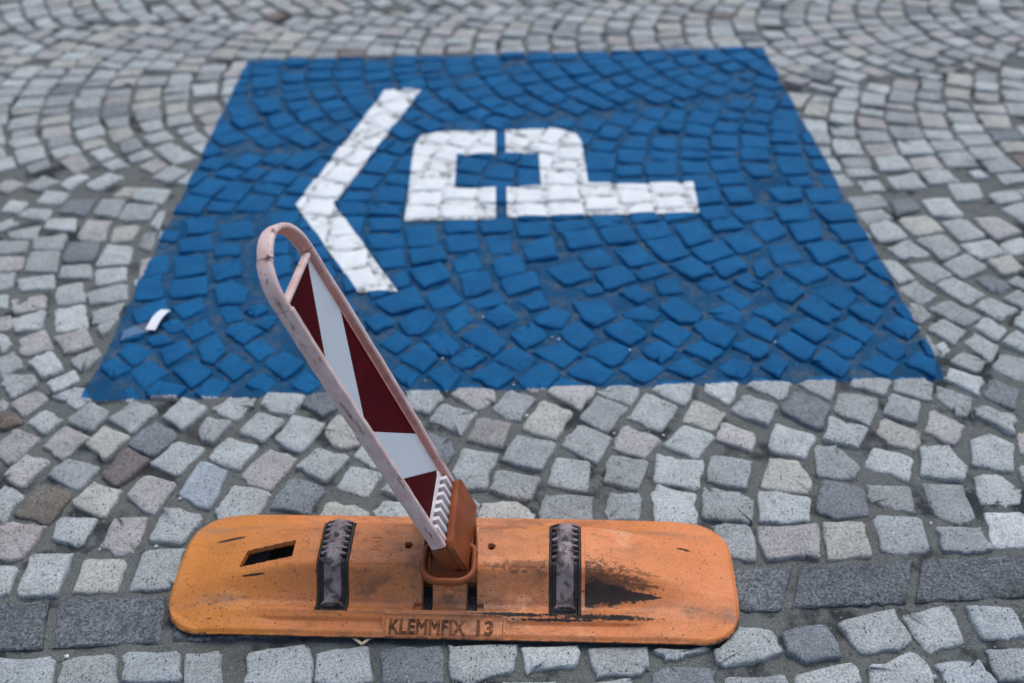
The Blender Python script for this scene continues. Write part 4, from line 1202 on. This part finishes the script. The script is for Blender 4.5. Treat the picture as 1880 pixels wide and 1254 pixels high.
# ------------------------------------------------------------------ litter
M_PAPER = mat_simple('white_paper', (.66, .69, .74), (.76, .78, .82), 30, .5, .4)
t = NT('clear_film'); t.b.inputs['Transmission Weight'].default_value = .0
t.b.inputs['Alpha'].default_value = .07
M_FILM = t.done((.75, .80, .85, 1), .25, .5)
lx, ly = ground(291, 592)
lit = mesh_obj('plastic_scrap', [], [], M_PAPER)
def curl(x0, y0, dx, dy, wx, wy, n, z0, amp):
    V = []; Fc = []
    for i in range(n+1):
        s = i/n; z = z0+amp*math.sin(s*2.7)
        for k in (0, 1):
            V.append((x0+dx*s+wx*(k-.5), y0+dy*s+wy*(k-.5), z+.001*k))
    for i in range(n): Fc.append((2*i, 2*i+1, 2*i+3, 2*i+2))
    o = len(V); V += [(x, y, z-.0006) for x, y, z in V]
    Fc += [tuple(o+j for j in reversed(f)) for f in Fc[:n]]
    return V, Fc
bpy.data.objects.remove(lit)
V, Fc = curl(lx-.010, ly-.036, .020, .078, .026, -.006, 8, .004, .010)
lit = mesh_obj('plastic_scrap', V, Fc, M_PAPER)
thing(lit, 'small white strip of torn packaging lying on the blue paint near its left corner', 'litter')
V, Fc = curl(lx-.075, ly-.055, .060, .030, -.004, .040, 10, .003, .005)
mesh_obj('clear_film', V, Fc, M_FILM, lit)

# dry straw bits at the front edge of the plate
M_STRAW = mat_simple('dry_straw', (.42, .34, .22), (.52, .44, .30), 60, .8, .2)
sx, sy = ground(664, 1180)
V = []; Fc = []
for (a, b) in (((-.018, .010), (.002, -.006)), ((.002, -.006), (.016, .008))):
    o = len(V); dx, dy = b[0]-a[0], b[1]-a[1]; L = math.hypot(dx, dy); nx, ny = -dy/L*.0024, dx/L*.0024
    V += [(sx+a[0]+nx, sy+a[1]+ny, .004), (sx+a[0]-nx, sy+a[1]-ny, .004), (sx+b[0]-nx, sy+b[1]-ny, .003), (sx+b[0]+nx, sy+b[1]+ny, .003)]
    V += [(x, y, z+.0016) for x, y, z in V[o:o+4]]
    Fc += [(o, o+1, o+2, o+3), (o+7, o+6, o+5, o+4), (o, o+4, o+5, o+1), (o+1, o+5, o+6, o+2), (o+2, o+6, o+7, o+3), (o+3, o+7, o+4, o)]
straw = mesh_obj('straw', V, Fc, M_STRAW, smooth=False)
thing(straw, 'bent bit of dry straw at the front edge of the orange plate', 'straw')

# loose grit: white crumbs and dark bits in the joints
M_CRUMB = mat_simple('pale_grit', (.55, .56, .58), (.72, .73, .75), 60, .8, .2)
M_GRIT = mat_simple('grey_grit', (.09, .09, .088), (.26, .255, .245), 60, .9, .2)
def grit(name, spots, mat):
    V = []; Fc = []
    base = [(1, 0, 0), (-1, 0, 0), (0, 1, 0), (0, -1, 0), (0, 0, 1), (0, 0, -1)]
    tri = [(0, 2, 4), (2, 1, 4), (1, 3, 4), (3, 0, 4), (2, 0, 5), (1, 2, 5), (3, 1, 5), (0, 3, 5)]
    for x, y, z, r in spots:
        o = len(V); k = rng.uniform(.6, 1.25, (6, 3))
        rot = rng.uniform(0, 6.28); c, s = math.cos(rot), math.sin(rot)
        for (bx, by, bz), kk in zip(base, k):
            px, py, pz = bx*r*kk[0], by*r*kk[1]+.2*r*kk[0], bz*r*.7*kk[2]
            V.append((x+px*c-py*s, y+px*s+py*c, z+pz))
        Fc += [tuple(o+i for i in f) for f in tri]
    o = mesh_obj(name, V, Fc, mat, smooth=False); o['kind'] = 'stuff'; return o
sp = [(331, 913, .0055), (287, 1000, .0045), (183, 1006, .003), (565, 884, .004), (967, 760, .0045), (1128, 793, .003), (1218, 797, .004), (1710, 958, .004), (1831, 1203, .003),
      (813, 656, .004), (886, 580, .0035), (1014, 617, .003), (1026, 621, .004), (1157, 640, .0035), (780, 697, .003), (943, 704, .003), (1847, 928, .003), (120, 1203, .005), (1424, 626, .003), (277, 848, .003)]
spots = [(*ground(u, v), -.003, r) for u, v, r in sp]
go = grit('pale_grit', spots, M_CRUMB); go['label'] = 'scattered white crumbs lying in the joints between the cobbles'; go['category'] = 'grit'
spots = []
for k in range(5000):
    x, y = rng.uniform(-1.3, 1.3), .95+abs(rng.normal(0, .45))
    spots.append((x, y, float(joint_z(np.array(x), np.array(y)))+.0006, rng.uniform(.0010, .0034)))
go = grit('grey_grit', spots, M_GRIT); go['label'] = 'fine grey grit strewn over the sandy joints'; go['category'] = 'grit'
